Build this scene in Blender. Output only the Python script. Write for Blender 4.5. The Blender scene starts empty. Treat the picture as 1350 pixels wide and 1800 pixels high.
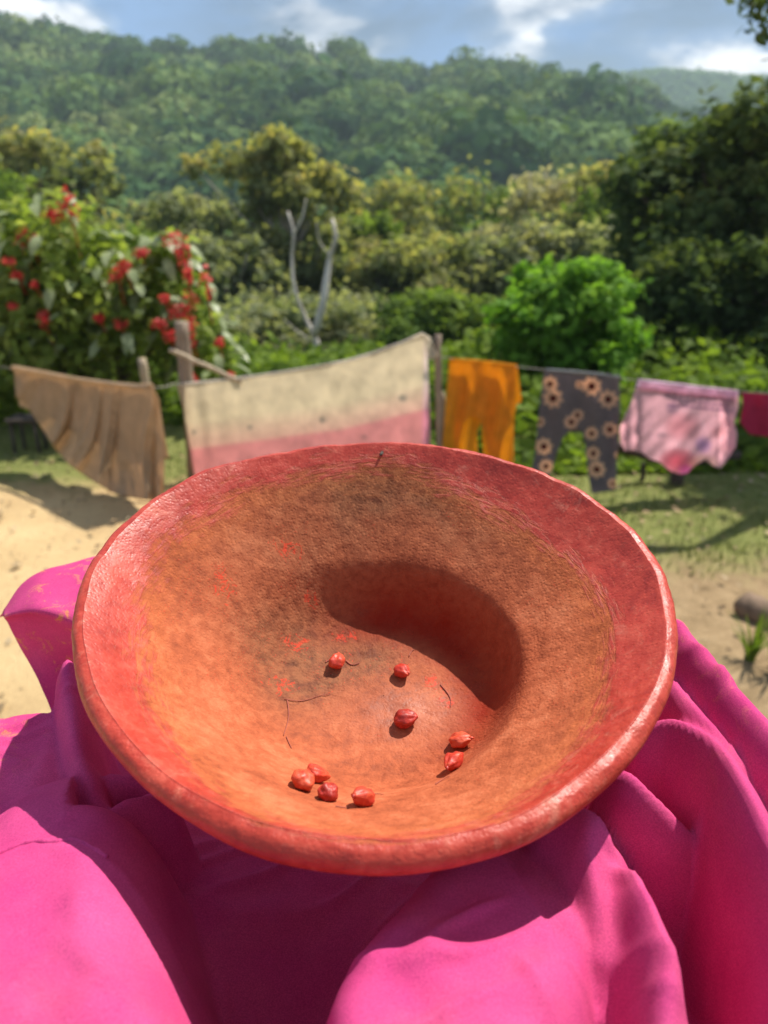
import bpy, bmesh, math, random
import numpy as np
from mathutils import Vector, noise, geometry
from mathutils.bvhtree import BVHTree

rnd = random.Random(7)
rng = np.random.default_rng(7)
scene = bpy.context.scene
col = scene.collection
R = math.radians

# ------------------------------------------------------------ camera, sky, sun, exposure
FPX, TH = 1310.0, R(20.5)
FW = Vector((0, math.cos(TH), -math.sin(TH)))
UP = Vector((0, math.sin(TH), math.cos(TH)))
RT = Vector((1, 0, 0))
cam = bpy.data.cameras.new('camera')
camo = bpy.data.objects.new('camera', cam)
col.objects.link(camo)
camo.rotation_euler = (math.pi / 2 - TH, 0, 0)
cam.sensor_fit = 'VERTICAL'
cam.sensor_height = 36.0
cam.lens = 36.0 * FPX / 1800.0
cam.clip_start = 0.02
cam.clip_end = 4000
cam.dof.use_dof = True
cam.dof.focus_distance = 0.435
cam.dof.aperture_fstop = 7.4
scene.camera = camo

SUN_AZ, SUN_EL = R(49), R(58)
world = bpy.data.worlds.new('World')
scene.world = world
world.use_nodes = True


def nd(nt, typ, **kw):
    n = nt.nodes.new(typ)
    for k, v in kw.items():
        if k.startswith('i_'):
            k = k[2:]
            k = int(k) if k.isdigit() else k.replace('_', ' ')
            n.inputs[k].default_value = v
        else:
            setattr(n, k, v)
    return n


def lk(nt, a, b):
    nt.links.new(a, b)


def build_world():
    nt = world.node_tree
    nt.nodes.clear()
    sky = nd(nt, 'ShaderNodeTexSky', sky_type='NISHITA', sun_disc=False)
    sky.sun_elevation = SUN_EL
    sky.sun_rotation = SUN_AZ
    sky.air_density = 1.0
    sky.dust_density = 0.25
    sky.ozone_density = 1.5
    tc = nd(nt, 'ShaderNodeTexCoord')
    mp = nd(nt, 'ShaderNodeMapping')
    mp.inputs['Scale'].default_value = (1.0, 1.0, 2.6)
    mp.inputs['Location'].default_value = (0.35, 0.2, 0.1)
    lk(nt, tc.outputs['Generated'], mp.inputs['Vector'])
    n1 = nd(nt, 'ShaderNodeTexNoise', i_Scale=4.2, i_Detail=9.0, i_Roughness=0.56, i_Distortion=0.25)
    lk(nt, mp.outputs[0], n1.inputs['Vector'])
    r1 = nd(nt, 'ShaderNodeValToRGB')
    r1.color_ramp.elements[0].position = 0.40
    r1.color_ramp.elements[0].color = (0, 0, 0, 1)
    r1.color_ramp.elements[1].position = 0.60
    r1.color_ramp.elements[1].color = (1, 1, 1, 1)
    lk(nt, n1.outputs[0], r1.inputs[0])
    n2 = nd(nt, 'ShaderNodeTexNoise', i_Scale=5.5, i_Detail=7.0, i_Roughness=0.5)
    mp2 = nd(nt, 'ShaderNodeMapping')
    mp2.inputs['Scale'].default_value = (1.0, 1.0, 2.0)
    mp2.inputs['Location'].default_value = (2.35, 1.2, 0.7)
    lk(nt, tc.outputs['Generated'], mp2.inputs['Vector'])
    lk(nt, mp2.outputs[0], n2.inputs['Vector'])
    r2 = nd(nt, 'ShaderNodeValToRGB')
    e = r2.color_ramp.elements
    e[0].position = 0.46
    e[0].color = (3.7, 6.4, 11.0, 1)
    e[1].position = 0.585
    e[1].color = (20.0, 20.0, 20.0, 1)
    m = e.new(0.53)
    m.color = (6.6, 8.8, 12.2, 1)
    lk(nt, n2.outputs[0], r2.inputs[0])
    mx = nd(nt, 'ShaderNodeMixRGB')
    lk(nt, r1.outputs[0], mx.inputs['Fac'])
    lk(nt, sky.outputs[0], mx.inputs['Color1'])
    lk(nt, r2.outputs[0], mx.inputs['Color2'])
    bg = nd(nt, 'ShaderNodeBackground')
    bg.inputs['Strength'].default_value = 0.047
    lk(nt, mx.outputs[0], bg.inputs['Color'])
    out = nd(nt, 'ShaderNodeOutputWorld')
    lk(nt, bg.outputs[0], out.inputs['Surface'])


build_world()
sun = bpy.data.lights.new('sun', 'SUN')
sun.energy = 4.7
sun.angle = R(0.55)
sun.color = (1.0, 0.94, 0.84)
suno = bpy.data.objects.new('sun', sun)
col.objects.link(suno)
SUND = Vector((math.sin(SUN_AZ) * math.cos(SUN_EL), math.cos(SUN_AZ) * math.cos(SUN_EL), math.sin(SUN_EL)))
suno.rotation_euler = SUND.to_track_quat('Z', 'Y').to_euler()
suno.location = (30, 30, 60)
vs = scene.view_settings
vs.view_transform = 'Standard'
vs.look = 'None'
vs.gamma = 1.0
vs.exposure = 0.66
vs.use_curve_mapping = False
scene.render.engine = 'CYCLES'
scene.cycles.use_denoising = True
scene.cycles.max_bounces = 7
scene.cycles.volume_bounces = 0
scene.cycles.transparent_max_bounces = 6

# ------------------------------------------------------------ helpers


def ray(px, py):
    return FW + RT * ((px - 675) / FPX) + UP * ((900 - py) / FPX)


def at_y(px, py, y):
    """the place seen at px, py (1350x1800) at forward distance y"""
    d = ray(px, py)
    return d * (y / d.y)


def at_z(px, py, z):
    d = ray(px, py)
    return d * (z / d.z)


def ratio(py):
    d = ray(675, py)
    return d.z / d.y


def new_obj(name, verts, faces, mat=None, parent=None, smooth=False, loc=None):
    me = bpy.data.meshes.new(name)
    if isinstance(faces, np.ndarray) and faces.ndim == 2:
        v = np.asarray(verts, np.float32)
        k = faces.shape[1]
        me.vertices.add(len(v))
        me.vertices.foreach_set('co', v.ravel())
        me.loops.add(faces.size)
        me.loops.foreach_set('vertex_index', faces.astype(np.int32).ravel())
        me.polygons.add(len(faces))
        me.polygons.foreach_set('loop_start', np.arange(0, faces.size, k, dtype=np.int32))
        me.update(calc_edges=True)
        me.validate()
    else:
        me.from_pydata([tuple(x) for x in verts], [], [tuple(f) for f in faces])
    if smooth:
        me.polygons.foreach_set('use_smooth', [True] * len(me.polygons))
    if mat:
        me.materials.append(mat)
    o = bpy.data.objects.new(name, me)
    col.objects.link(o)
    if parent:
        o.parent = parent
    if loc is not None:
        o.location = loc
    return o


def tag(o, label=None, cat=None, group=None, kind=None):
    if label:
        o['label'] = label
    if cat:
        o['category'] = cat
    if group:
        o['group'] = group
    if kind:
        o['kind'] = kind
    return o


def empty(name, loc, label, cat, group=None):
    o = bpy.data.objects.new(name, None)
    o.empty_display_size = 0.1
    col.objects.link(o)
    o.location = loc
    return tag(o, label, cat, group)


def attr(o, name, vals, dom='POINT'):
    me = o.data
    v = np.asarray(vals, np.float32)
    if v.ndim == 1:
        a = me.attributes.new(name, 'FLOAT', dom)
        a.data.foreach_set('value', v)
    else:
        a = me.attributes.new(name, 'FLOAT_COLOR', dom)
        if v.shape[1] == 3:
            v = np.concatenate([v, np.ones((len(v), 1), np.float32)], 1)
        a.data.foreach_set('color', v.ravel())


def tube_data(pts, rad, seg=8, wob=0.0, cap=True, r=rnd):
    """tube through pts; rad a number or list"""
    pts = [Vector(p) for p in pts]
    n = len(pts)
    if not hasattr(rad, '__len__'):
        rad = [rad] * n
    V, F = [], []
    t0 = (pts[1] - pts[0]).normalized()
    a = t0.orthogonal().normalized()
    for i, p in enumerate(pts):
        t = (pts[min(i + 1, n - 1)] - pts[max(i - 1, 0)]).normalized()
        a = (a - t * a.dot(t)).normalized()
        b = t.cross(a)
        for k in range(seg):
            an = 2 * math.pi * k / seg
            rr = rad[i] * (1 + wob * (r.random() - .5))
            V.append(p + (a * math.cos(an) + b * math.sin(an)) * rr)
    for i in range(n - 1):
        for k in range(seg):
            k2 = (k + 1) % seg
            F.append((i * seg + k, i * seg + k2, (i + 1) * seg + k2, (i + 1) * seg + k))
    if cap:
        F.append(tuple(range(seg))[::-1])
        F.append(tuple((n - 1) * seg + k for k in range(seg)))
    return V, F


def join_data(parts):
    V, F = [], []
    for v, f in parts:
        o = len(V)
        V += list(v)
        F += [tuple(i + o for i in q) for q in f]
    return V, F


def spline(pts, n):
    pts = [Vector(p) for p in pts]
    P = [pts[0] * 2 - pts[1]] + pts + [pts[-1] * 2 - pts[-2]]
    out = []
    m = len(pts) - 1
    for i in range(n):
        t = i / (n - 1) * m
        k = min(int(t), m - 1)
        f = t - k
        p0, p1, p2, p3 = P[k], P[k + 1], P[k + 2], P[k + 3]
        out.append(0.5 * ((2 * p1) + (p2 - p0) * f + (2 * p0 - 5 * p1 + 4 * p2 - p3) * f * f + (3 * p1 - p0 - 3 * p2 + p3) * f ** 3))
    return out


# ------------------------------------------------------------ materials
def mat_new(name):
    m = bpy.data.materials.new(name)
    m.use_nodes = True
    nt = m.node_tree
    b = nt.nodes['Principled BSDF']
    return m, nt, b


def ramp(nt, src, stops):
    r = nd(nt, 'ShaderNodeValToRGB')
    e = r.color_ramp.elements
    while len(e) < len(stops):
        e.new(0.5)
    for i, (p, c) in enumerate(stops):
        e[i].position = p
        e[i].color = (*c, 1) if len(c) == 3 else c
    lk(nt, src, r.inputs[0])
    return r.outputs[0]


def mix(nt, fac, a, b, mode='MIX'):
    m = nd(nt, 'ShaderNodeMixRGB', blend_type=mode)
    for s, v in (('Fac', fac), ('Color1', a), ('Color2', b)):
        if hasattr(v, 'is_output'):
            lk(nt, v, m.inputs[s])
        else:
            m.inputs[s].default_value = v if s == 'Fac' else (*v, 1)
    return m.outputs[0]


def mth(nt, op, a, b=None, c=None, clamp=False):
    m = nd(nt, 'ShaderNodeMath', operation=op, use_clamp=clamp)
    for i, v in enumerate((a, b, c)):
        if v is None:
            continue
        if hasattr(v, 'is_output'):
            lk(nt, v, m.inputs[i])
        else:
            m.inputs[i].default_value = v
    return m.outputs[0]


def nz(nt, scale, detail=4, rough=.55, vec=None, dist=0.0):
    n = nd(nt, 'ShaderNodeTexNoise', i_Scale=scale, i_Detail=detail, i_Roughness=rough, i_Distortion=dist)
    if vec is not None:
        lk(nt, vec, n.inputs['Vector'])
    return n.outputs[0]


def objco(nt):
    return nd(nt, 'ShaderNodeTexCoord').outputs['Object']


def bump(nt, b, h, strength, dist):
    n = nd(nt, 'ShaderNodeBump', i_Strength=strength, i_Distance=dist)
    lk(nt, h, n.inputs['Height'])
    lk(nt, n.outputs[0], b.inputs['Normal'])
    return n


def at_attr(nt, name, out='Fac'):
    return nd(nt, 'ShaderNodeAttribute', attribute_name=name).outputs[out]


def leaf_mat(name, stops, trans=.35, rough=.55, nscale=.35, spec=.25, tcol=None):
    """foliage: the tint of each leaf comes from its own number, patches from noise"""
    m, nt, b = mat_new(name)
    f = at_attr(nt, 'tint')
    n = nz(nt, nscale, 3, .6, objco(nt))
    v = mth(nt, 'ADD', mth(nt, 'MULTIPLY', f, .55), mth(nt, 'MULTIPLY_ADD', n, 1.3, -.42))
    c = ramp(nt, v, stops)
    lk(nt, c, b.inputs['Base Color'])
    b.inputs['Roughness'].default_value = rough
    b.inputs['Specular IOR Level'].default_value = spec
    tr = nd(nt, 'ShaderNodeBsdfTranslucent')
    c2 = mix(nt, 1.0, c, tcol or (1.0, 1.0, .45), 'MULTIPLY')
    lk(nt, c2, tr.inputs['Color'])
    ms = nd(nt, 'ShaderNodeMixShader', i_Fac=trans)
    lk(nt, b.outputs[0], ms.inputs[1])
    lk(nt, tr.outputs[0], ms.inputs[2])
    lk(nt, ms.outputs[0], nt.nodes['Material Output'].inputs['Surface'])
    return m


def cloth_mat(name, colour=None, trans=.35, vcol=False, weave=900, rough=.9):
    m, nt, b = mat_new(name)
    if vcol:
        c = at_attr(nt, 'print', 'Color')
    else:
        c = None
    n = nz(nt, 9, 4, .6, objco(nt))
    sh = ramp(nt, n, [(.3, (.84, .84, .84)), (.7, (1.06, 1.06, 1.06))])
    c = mix(nt, 1.0, c if c is not None else colour, sh, 'MULTIPLY')
    lk(nt, c, b.inputs['Base Color'])
    b.inputs['Roughness'].default_value = rough
    b.inputs['Specular IOR Level'].default_value = .15
    bump(nt, b, nz(nt, weave, 2, .5, objco(nt)), .25, .001)
    tr = nd(nt, 'ShaderNodeBsdfTranslucent')
    lk(nt, c, tr.inputs['Color'])
    ms = nd(nt, 'ShaderNodeMixShader', i_Fac=trans)
    lk(nt, b.outputs[0], ms.inputs[1])
    lk(nt, tr.outputs[0], ms.inputs[2])
    lk(nt, ms.outputs[0], nt.nodes['Material Output'].inputs['Surface'])
    return m


def bark_mat(name, a, b_, sc=12):
    m, nt, b = mat_new(name)
    co = objco(nt)
    mp = nd(nt, 'ShaderNodeMapping')
    mp.inputs['Scale'].default_value = (1, 1, .25)
    lk(nt, co, mp.inputs['Vector'])
    n = nz(nt, sc, 6, .65, mp.outputs[0])
    lk(nt, ramp(nt, n, [(.3, a), (.7, b_)]), b.inputs['Base Color'])
    b.inputs['Roughness'].default_value = .9
    bump(nt, b, n, .5, .02)
    return m


M = {}
M['bark_grey'] = bark_mat('pale_bark', (.22, .19, .16), (.55, .50, .44), 3)
M['bark_brown'] = bark_mat('brown_bark', (.05, .035, .025), (.16, .12, .085), 3)
M['bark_pale'] = bark_mat('bleached_bark', (.40, .35, .28), (.80, .75, .66), 3)
M['post'] = bark_mat('weathered_wood', (.16, .115, .08), (.34, .26, .19), 25)
M['dark_wood'] = bark_mat('old_dark_wood', (.03, .022, .018), (.09, .07, .055), 25)
M['pole'] = bark_mat('peeled_pole', (.34, .26, .17), (.55, .44, .30), 25)

G = lambda r, g, b: (r, g, b)
M['hill'] = leaf_mat('hill_canopy', [(.0, (.022, .060, .026)), (.35, (.060, .135, .045)), (.65, (.15, .24, .065)), (1., (.30, .35, .12))], .25, .8, .012, .05)
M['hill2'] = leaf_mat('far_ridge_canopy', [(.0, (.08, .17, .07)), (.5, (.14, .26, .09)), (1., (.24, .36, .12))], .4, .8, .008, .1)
M['olive'] = leaf_mat('olive_leaves', [(.0, (.11, .145, .075)), (.4, (.21, .255, .13)), (.7, (.33, .35, .20)), (1., (.46, .44, .24))], .6, .7, .5, .05)
M['gold'] = leaf_mat('golden_tipped_leaves', [(.0, (.10, .135, .055)), (.4, (.21, .25, .105)), (.65, (.34, .35, .15)), (1., (.60, .48, .18))], .6, .7, .5, .05)
M['tan'] = leaf_mat('tan_leaves', [(.0, (.24, .25, .16)), (.5, (.43, .42, .28)), (1., (.60, .53, .38))], .62, .7, .5, .05)
M['dark'] = leaf_mat('dark_evergreen_leaves', [(.0, (.040, .070, .028)), (.45, (.080, .125, .044)), (.75, (.15, .19, .06)), (1., (.40, .35, .10))], .5, .7, .6, .04)
M['mid'] = leaf_mat('mid_green_leaves', [(.0, (.060, .115, .026)), (.5, (.15, .235, .045)), (1., (.30, .38, .085))], .55, .65, .6, .06)
M['lime'] = leaf_mat('bright_green_leaves', [(.0, (.07, .18, .022)), (.5, (.16, .34, .04)), (1., (.32, .52, .10))], .58, .6, 1.5, .08)
M['shrub'] = leaf_mat('shrub_leaves', [(.0, (.09, .15, .030)), (.5, (.23, .32, .06)), (1., (.44, .50, .16))], .58, .5, 2.5, .15)
M['shrubleaf'] = leaf_mat('large_shrub_leaf', [(.0, (.22, .28, .12)), (.5, (.36, .42, .22)), (1., (.52, .55, .36))], .4, .42, 2.5, .35)
M['under'] = leaf_mat('undergrowth_leaves', [(.0, (.05, .095, .016)), (.5, (.16, .25, .035)), (1., (.35, .46, .07))], .58, .6, 1.2, .1)
M['grassm'] = leaf_mat('grass_blades', [(.0, (.07, .10, .025)), (.5, (.14, .17, .05)), (1., (.25, .25, .09))], .35, .6, .8)

# ------------------------------------------------------------ terrain
RIDGE = [(-700, 40), (-300, 60), (-100, 30), (0, 62), (100, 72), (200, 95), (300, 112), (420, 108), (520, 122), (600, 128), (700, 146), (800, 150),
         (880, 146), (960, 160), (1050, 172), (1130, 198), (1200, 232), (1300, 262), (1450, 295), (1700, 330), (2400, 360)]
YR = 420.0
rx = np.array([p[0] for p in RIDGE], float)
ry = np.array([ratio(p[1] + 20) * YR for p in RIDGE])
rxw = (rx - 675) / FPX * YR / 1.13


def smooth01(t):
    t = np.clip(t, 0, 1)
    return t * t * (3 - 2 * t)


def vnoise(x, y, s, seed=0):
    """smooth value noise on arrays"""
    x = np.asarray(x, float) / s + 137.3 * seed
    y = np.asarray(y, float) / s + 71.7 * seed
    xi, yi = np.floor(x).astype(np.int64), np.floor(y).astype(np.int64)
    fx, fy = x - xi, y - yi
    fx, fy = fx * fx * (3 - 2 * fx), fy * fy * (3 - 2 * fy)

    def h(a, b):
        n = (a * 374761393 + b * 668265263 + seed * 1442695) & 0x7fffffff
        n = ((n ^ (n >> 13)) * 1274126177) & 0x7fffffff
        return ((n ^ (n >> 16)) & 0xffff) / 65535.0
    return (h(xi, yi) * (1 - fx) + h(xi + 1, yi) * fx) * (1 - fy) + (h(xi, yi + 1) * (1 - fx) + h(xi + 1, yi + 1) * fx) * fy


def H(x, y):
    """ground height; the camera is at the origin, the yard two metres below"""
    x = np.asarray(x, float)
    y = np.asarray(y, float)
    z = -2.0 - 8.0 * smooth01((y - 9.5) / 45) - 5.0 * smooth01((y - 50) / 60)
    top = np.interp(x * YR / np.maximum(y, 60), rxw, ry)
    up = np.clip((y - 110) / (YR - 110), 0, 1)
    z = z + (top + 15) * (up ** 1.15) + (y > 110) * (vnoise(x, y, 70, 3) - .5) * 16 * np.sin(np.pi * np.clip(up, 0, 1))
    back = np.clip((y - YR) / 260, 0, 1)
    z = z - smooth01(back) * (top + 15) * .8
    # far ridge
    fr = np.interp(x / np.maximum(y, 1) * 1.13 * FPX + 675, [-600, 300, 900, 1040, 1160, 1260, 1350, 1500, 2000], [150, 160, 172, 158, 142, 150, 158, 150, 170])
    f = np.clip((y - 560) / 440, 0, 1)
    frz = np.interp(fr, [100, 200], [ratio(100), ratio(200)]) * 1000
    z = z + smooth01(f) * (frz - z) * (y > 560)
    return z


gx = np.concatenate([-np.geomspace(1100, 9, 60), np.linspace(-8.5, 8.5, 86), np.geomspace(9, 1100, 60)])
gy = np.concatenate([np.linspace(-40, -1, 12), np.linspace(0, 12, 70), np.geomspace(12.4, 1050, 120), [1300, 1800]])
GX, GY = np.meshgrid(gx, gy)
GZ = H(GX, GY)
near = (GY < 14) & (np.abs(GX) < 12)
GZ = GZ + near * ((vnoise(GX, GY, .9, 5) - .5) * .05 + (vnoise(GX, GY, .35, 6) - .5) * .02)
nxg, nyg = len(gx), len(gy)
idx = np.arange(nxg * nyg).reshape(nyg, nxg)
faces = np.stack([idx[:-1, :-1].ravel(), idx[:-1, 1:].ravel(), idx[1:, 1:].ravel(), idx[1:, :-1].ravel()], 1)


def ground_mat():
    m, nt, b = mat_new('yard_ground')
    geo = nd(nt, 'ShaderNodeNewGeometry')
    pos = geo.outputs['Position']
    sx = nd(nt, 'ShaderNodeSeparateXYZ')
    lk(nt, pos, sx.inputs[0])
    x, y = sx.outputs[0], sx.outputs[1]
    n1 = nz(nt, 1.1, 6, .6, pos)
    n2 = nz(nt, 7, 6, .65, pos)
    n3 = nz(nt, 55, 4, .7, pos)
    sand = ramp(nt, mth(nt, 'MULTIPLY_ADD', n3, .35, mth(nt, 'MULTIPLY', n1, .65)), [(.3, (.36, .24, .12)), (.5, (.55, .39, .20)), (.7, (.66, .49, .27))])
    dry = ramp(nt, mth(nt, 'MULTIPLY_ADD', n3, .4, mth(nt, 'MULTIPLY', n2, .6)), [(.3, (.17, .115, .06)), (.5, (.30, .21, .115)), (.72, (.46, .33, .19))])
    grass = ramp(nt, mth(nt, 'MULTIPLY_ADD', n3, .45, mth(nt, 'MULTIPLY', n2, .55)), [(.3, (.09, .105, .03)), (.5, (.17, .19, .055)), (.7, (.29, .26, .10))])
    # sand on the left and close by, dry soil on the right, grass from about 4.5 m outwards
    jit = mth(nt, 'MULTIPLY_ADD', n1, 1.6, -.8)
    jit2 = mth(nt, 'MULTIPLY_ADD', n2, 1.1, -.55)
    sx_ = mth(nt, 'ADD', mth(nt, 'MULTIPLY', x, 1.6), mth(nt, 'ADD', jit, .2))
    right = mth(nt, 'ADD', sx_, .5, clamp=True)
    base = mix(nt, right, sand, dry)
    edge_l = mth(nt, 'SUBTRACT', y, 5.95)
    edge_r = mth(nt, 'SUBTRACT', y, 4.45)
    e = nd(nt, 'ShaderNodeMix')
    lk(nt, right, e.inputs['Factor'])
    lk(nt, edge_l, e.inputs[2])
    lk(nt, edge_r, e.inputs[3])
    g = mth(nt, 'ADD', mth(nt, 'MULTIPLY', mth(nt, 'ADD', e.outputs[0], mth(nt, 'MULTIPLY_ADD', jit, .35, jit2)), 1.7), .5, clamp=True)
    c = mix(nt, g, base, grass)
    # the far valley floor is leaf litter under the forest
    far = mth(nt, 'MULTIPLY', mth(nt, 'SUBTRACT', y, 11), .3, clamp=True)
    c = mix(nt, far, c, (.045, .06, .022))
    lk(nt, c, b.inputs['Base Color'])
    b.inputs['Roughness'].default_value = .95
    b.inputs['Specular IOR Level'].default_value = .1
    bump(nt, b, mth(nt, 'ADD', n2, n3), .6, .03)
    return m


ground = new_obj('ground', np.stack([GX.ravel(), GY.ravel(), GZ.ravel()], 1), faces, ground_mat(), smooth=True)
tag(ground, kind='structure')

# ------------------------------------------------------------ foliage builders


def leaf_quads(C, N, size, r, elong=1.6, jit=.55):
    """small folded leaf faces at C facing roughly N; returns verts, faces(quads)"""
    n = len(C)
    N = N + r.normal(size=(n, 3)) * jit
    N /= np.linalg.norm(N, axis=1, keepdims=True)
    T = r.normal(size=(n, 3))
    T -= (T * N).sum(1, keepdims=True) * N
    T /= np.linalg.norm(T, axis=1, keepdims=True)
    B = np.cross(N, T)
    s = (size * (.6 + .8 * r.random(n)))[:, None]
    a = C + T * s * elong * .5
    b = C + B * s * .5 + N * s * .12
    c = C - T * s * elong * .5
    d = C - B * s * .5 + N * s * .12
    V = np.stack([a, b, c, d], 1).reshape(-1, 3)
    F = np.arange(n * 4).reshape(n, 4)
    return V, F


ico_cache = {}


def ico(sub):
    if sub not in ico_cache:
        bm = bmesh.new()
        bmesh.ops.create_icosphere(bm, subdivisions=sub, radius=1)
        ico_cache[sub] = (np.array([v.co[:] for v in bm.verts]), np.array([[v.index for v in f.verts] for f in bm.faces]))
        bm.free()
    return ico_cache[sub]


def forest(name, P, rad, hgt, r, mat, nleaf, lsize, kindlabel):
    """a wood seen as one mass: every crown a lumpy core with leaf clumps round it, joined"""
    iv, ifc = ico(1)
    Vs, Fs, Ts = [], [], []
    off = 0
    for p, ra, h in zip(P, rad, hgt):
        t0 = r.random() ** 1.2 * .9
        s = np.array([ra, ra, h])
        cv = iv * s * .8 * (.8 + .35 * r.random((len(iv), 1))) + p
        Vs.append(cv)
        Fs.append(ifc + off)
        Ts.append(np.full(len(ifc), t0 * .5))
        off += len(cv)
        d = r.normal(size=(nleaf, 3))
        d[:, 2] = np.abs(d[:, 2]) * 1.0 - .25
        d /= np.linalg.norm(d, axis=1, keepdims=True)
        lob = np.array([math.sin(k * 2.3 + t0 * 40) for k in range(7)])
        bumpy = 1 + .16 * np.sin(d @ r.normal(size=3) * 4 + t0 * 9) + .12 * np.sin(d @ r.normal(size=3) * 7)
        C = p + d * s * (bumpy * (.85 + .2 * r.random(nleaf)))[:, None]
        V, F = leaf_quads(C, d, np.full(nleaf, lsize * ra), r, 1.2, .28)
        T1 = np.stack([F[:, 0], F[:, 1], F[:, 2]], 1)
        T2 = np.stack([F[:, 0], F[:, 2], F[:, 3]], 1)
        Vs.append(V)
        Fs.append(T1 + off)
        Fs.append(T2 + off)
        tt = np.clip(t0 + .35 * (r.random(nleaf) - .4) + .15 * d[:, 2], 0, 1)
        Ts += [tt, tt]
        off += len(V)
    o = new_obj(name, np.concatenate(Vs), np.concatenate(Fs), mat)
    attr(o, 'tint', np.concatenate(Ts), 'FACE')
    tag(o, kindlabel[0], kindlabel[1], kind='stuff')
    return o


def build_hills():
    r = np.random.default_rng(11)
    P, ra, hh = [], [], []
    y = 95.0
    while y < 452:
        step = 8.2 + y * .008
        x = -y * .62 - 10
        while x < y * .62 + 10:
            xx, yy = x + r.normal() * 2.2, y + r.normal() * 2.0
            if yy > 95:
                a = 4.8 + 5.4 * r.random() ** 1.5
                if r.random() < .05:
                    a *= 1.5
                hgt = a * (.62 + .3 * r.random())
                lift = 4 + 7.5 * r.random() + (4 if r.random() < .08 else 0)
                P.append((xx, yy, float(H(xx, yy)) + lift))
                ra.append(a)
                hh.append(hgt)
            x += step
        y += step * .95
    forest('hillside_forest', np.array(P), ra, hh, r, M['hill'], 170, .24, ('dense green forest covering the hillside across the valley', 'forest'))
    P, ra, hh = [], [], []
    for k in range(700):
        y = 700 + 300 * r.random() ** .6
        px = 960 + 480 * r.random()
        x = (px - 675) / FPX * y / 1.13
        a = 7 + 6 * r.random()
        P.append((x, y, float(H(x, y)) + 3))
        ra.append(a)
        hh.append(a * .7)
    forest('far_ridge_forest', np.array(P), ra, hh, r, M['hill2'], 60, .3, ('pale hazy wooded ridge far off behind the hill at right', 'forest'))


def make_tree(name, label, base, height, crown_w, crown_z0, mat, bark, seed, leaf=.2, nleaf=5000, lobes=18, limbs=None,
              trunk_r=.16, group=None, shape=1.0, cat='tree', sink=.25, lobe_s=1.0):
    """tapered trunk, limbs to each lobe of the crown, and leaves spread through the lobes"""
    r = np.random.default_rng(seed)
    rr = random.Random(seed)
    root = empty(name, base, label, cat, group)
    Z0, Z1 = height * crown_z0, height
    # lobes
    L = []
    lobes = int(lobes * 2.3)
    lobe_s *= .72
    leaf *= .85
    nleaf = int(nleaf * 1.35)
    for k in range(lobes):
        f = (k + .5) / lobes
        z = Z0 + (Z1 - Z0) * (f ** .9)
        env = crown_w / 2 * (max(0.0, 1 - abs(2 * f - .85) ** 2.2 / 1.9) ** .5) * shape
        an = k * 2.399 + rr.random() * .9
        env *= rr.uniform(.7, 1.25)
        d = env * (.2 + .75 * rr.random())
        z += (Z1 - Z0) * rr.uniform(-.10, .10)
        ra = crown_w * (.09 + .15 * rr.random() ** 1.5) * (1.1 - .35 * f) * lobe_s
        zz = min(z, Z1 - ra * rr.uniform(.4, 1.0))
        L.append((Vector((math.cos(an) * d, math.sin(an) * d, zz)), ra))
    # trunk + limbs
    lean = Vector((rr.uniform(-.06, .06), rr.uniform(-.06, .06), 1)) * height
    tr = [Vector((0, 0, -sink)), lean * .18, lean * .36 + Vector((rr.uniform(-.2, .2), 0, 0)), lean * .6, lean * .82]
    parts = [tube_data(spline(tr, 12), [trunk_r * (1.25 - 1.05 * i / 11) for i in range(12)], 8, .12, r=rr)]
    for c, ra in L:
        s = lean * min(.75, max(.15, (c.z / height) * .62))
        mid = s.lerp(c, .5) + Vector((0, 0, -.04 * height))
        parts.append(tube_data(spline([s, mid, c], 7), [trunk_r * (.42 - .05 * i) for i in range(7)], 5, .1, r=rr))
    V, F = join_data(parts)
    new_obj('trunk', V, F, bark, root, True)
    # leaves: more towards the shell of each lobe, with thin places
    w = np.array([ra ** 2 for _, ra in L])
    w /= w.sum()
    which = r.choice(len(L), nleaf, p=w)
    cen = np.array([c[:] for c, _ in L])[which]
    rad = np.array([ra for _, ra in L])[which]
    d = r.normal(size=(nleaf, 3))
    d /= np.linalg.norm(d, axis=1, keepdims=True)
    shell = (.30 + .85 * r.random(nleaf) ** .7) * np.where(r.random(nleaf) < .16, 1.45, 1.0)
    lump = 1 + .22 * np.sin(d[:, 0] * 5 + which) * np.sin(d[:, 2] * 6 + which * 2) + .12 * np.sin(d[:, 1] * 11 + which * 3)
    keep = np.sin(d[:, 0] * 9 + which * 1.7) * np.sin(d[:, 1] * 8 + which) * np.sin(d[:, 2] * 7 + which * .3) < .38
    C = cen + d * (rad * shell * lump)[:, None] * np.array([1.12, 1.12, .82])
    C, d2, wh = C[keep], d[keep], which[keep]
    nrm = d2 * .6 + np.array([0, 0, .7])
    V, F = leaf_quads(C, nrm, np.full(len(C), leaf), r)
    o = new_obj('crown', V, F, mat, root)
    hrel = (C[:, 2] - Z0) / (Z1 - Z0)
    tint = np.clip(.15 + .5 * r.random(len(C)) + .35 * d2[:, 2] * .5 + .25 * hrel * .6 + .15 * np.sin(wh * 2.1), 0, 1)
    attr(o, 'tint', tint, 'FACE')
    return root


def tree_at(px, pytop, wpx, y, **kw):
    """place a tree so that its crown top is seen at px, pytop"""
    top = at_y(px, pytop, y)
    g = float(H(top.x, y))
    s = y / (FPX * math.cos(R(5)))
    kw.setdefault('crown_z0', .3)
    return make_tree(base=(top.x, y, g), height=top.z - g, crown_w=wpx * s * 1.22, **kw)


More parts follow.
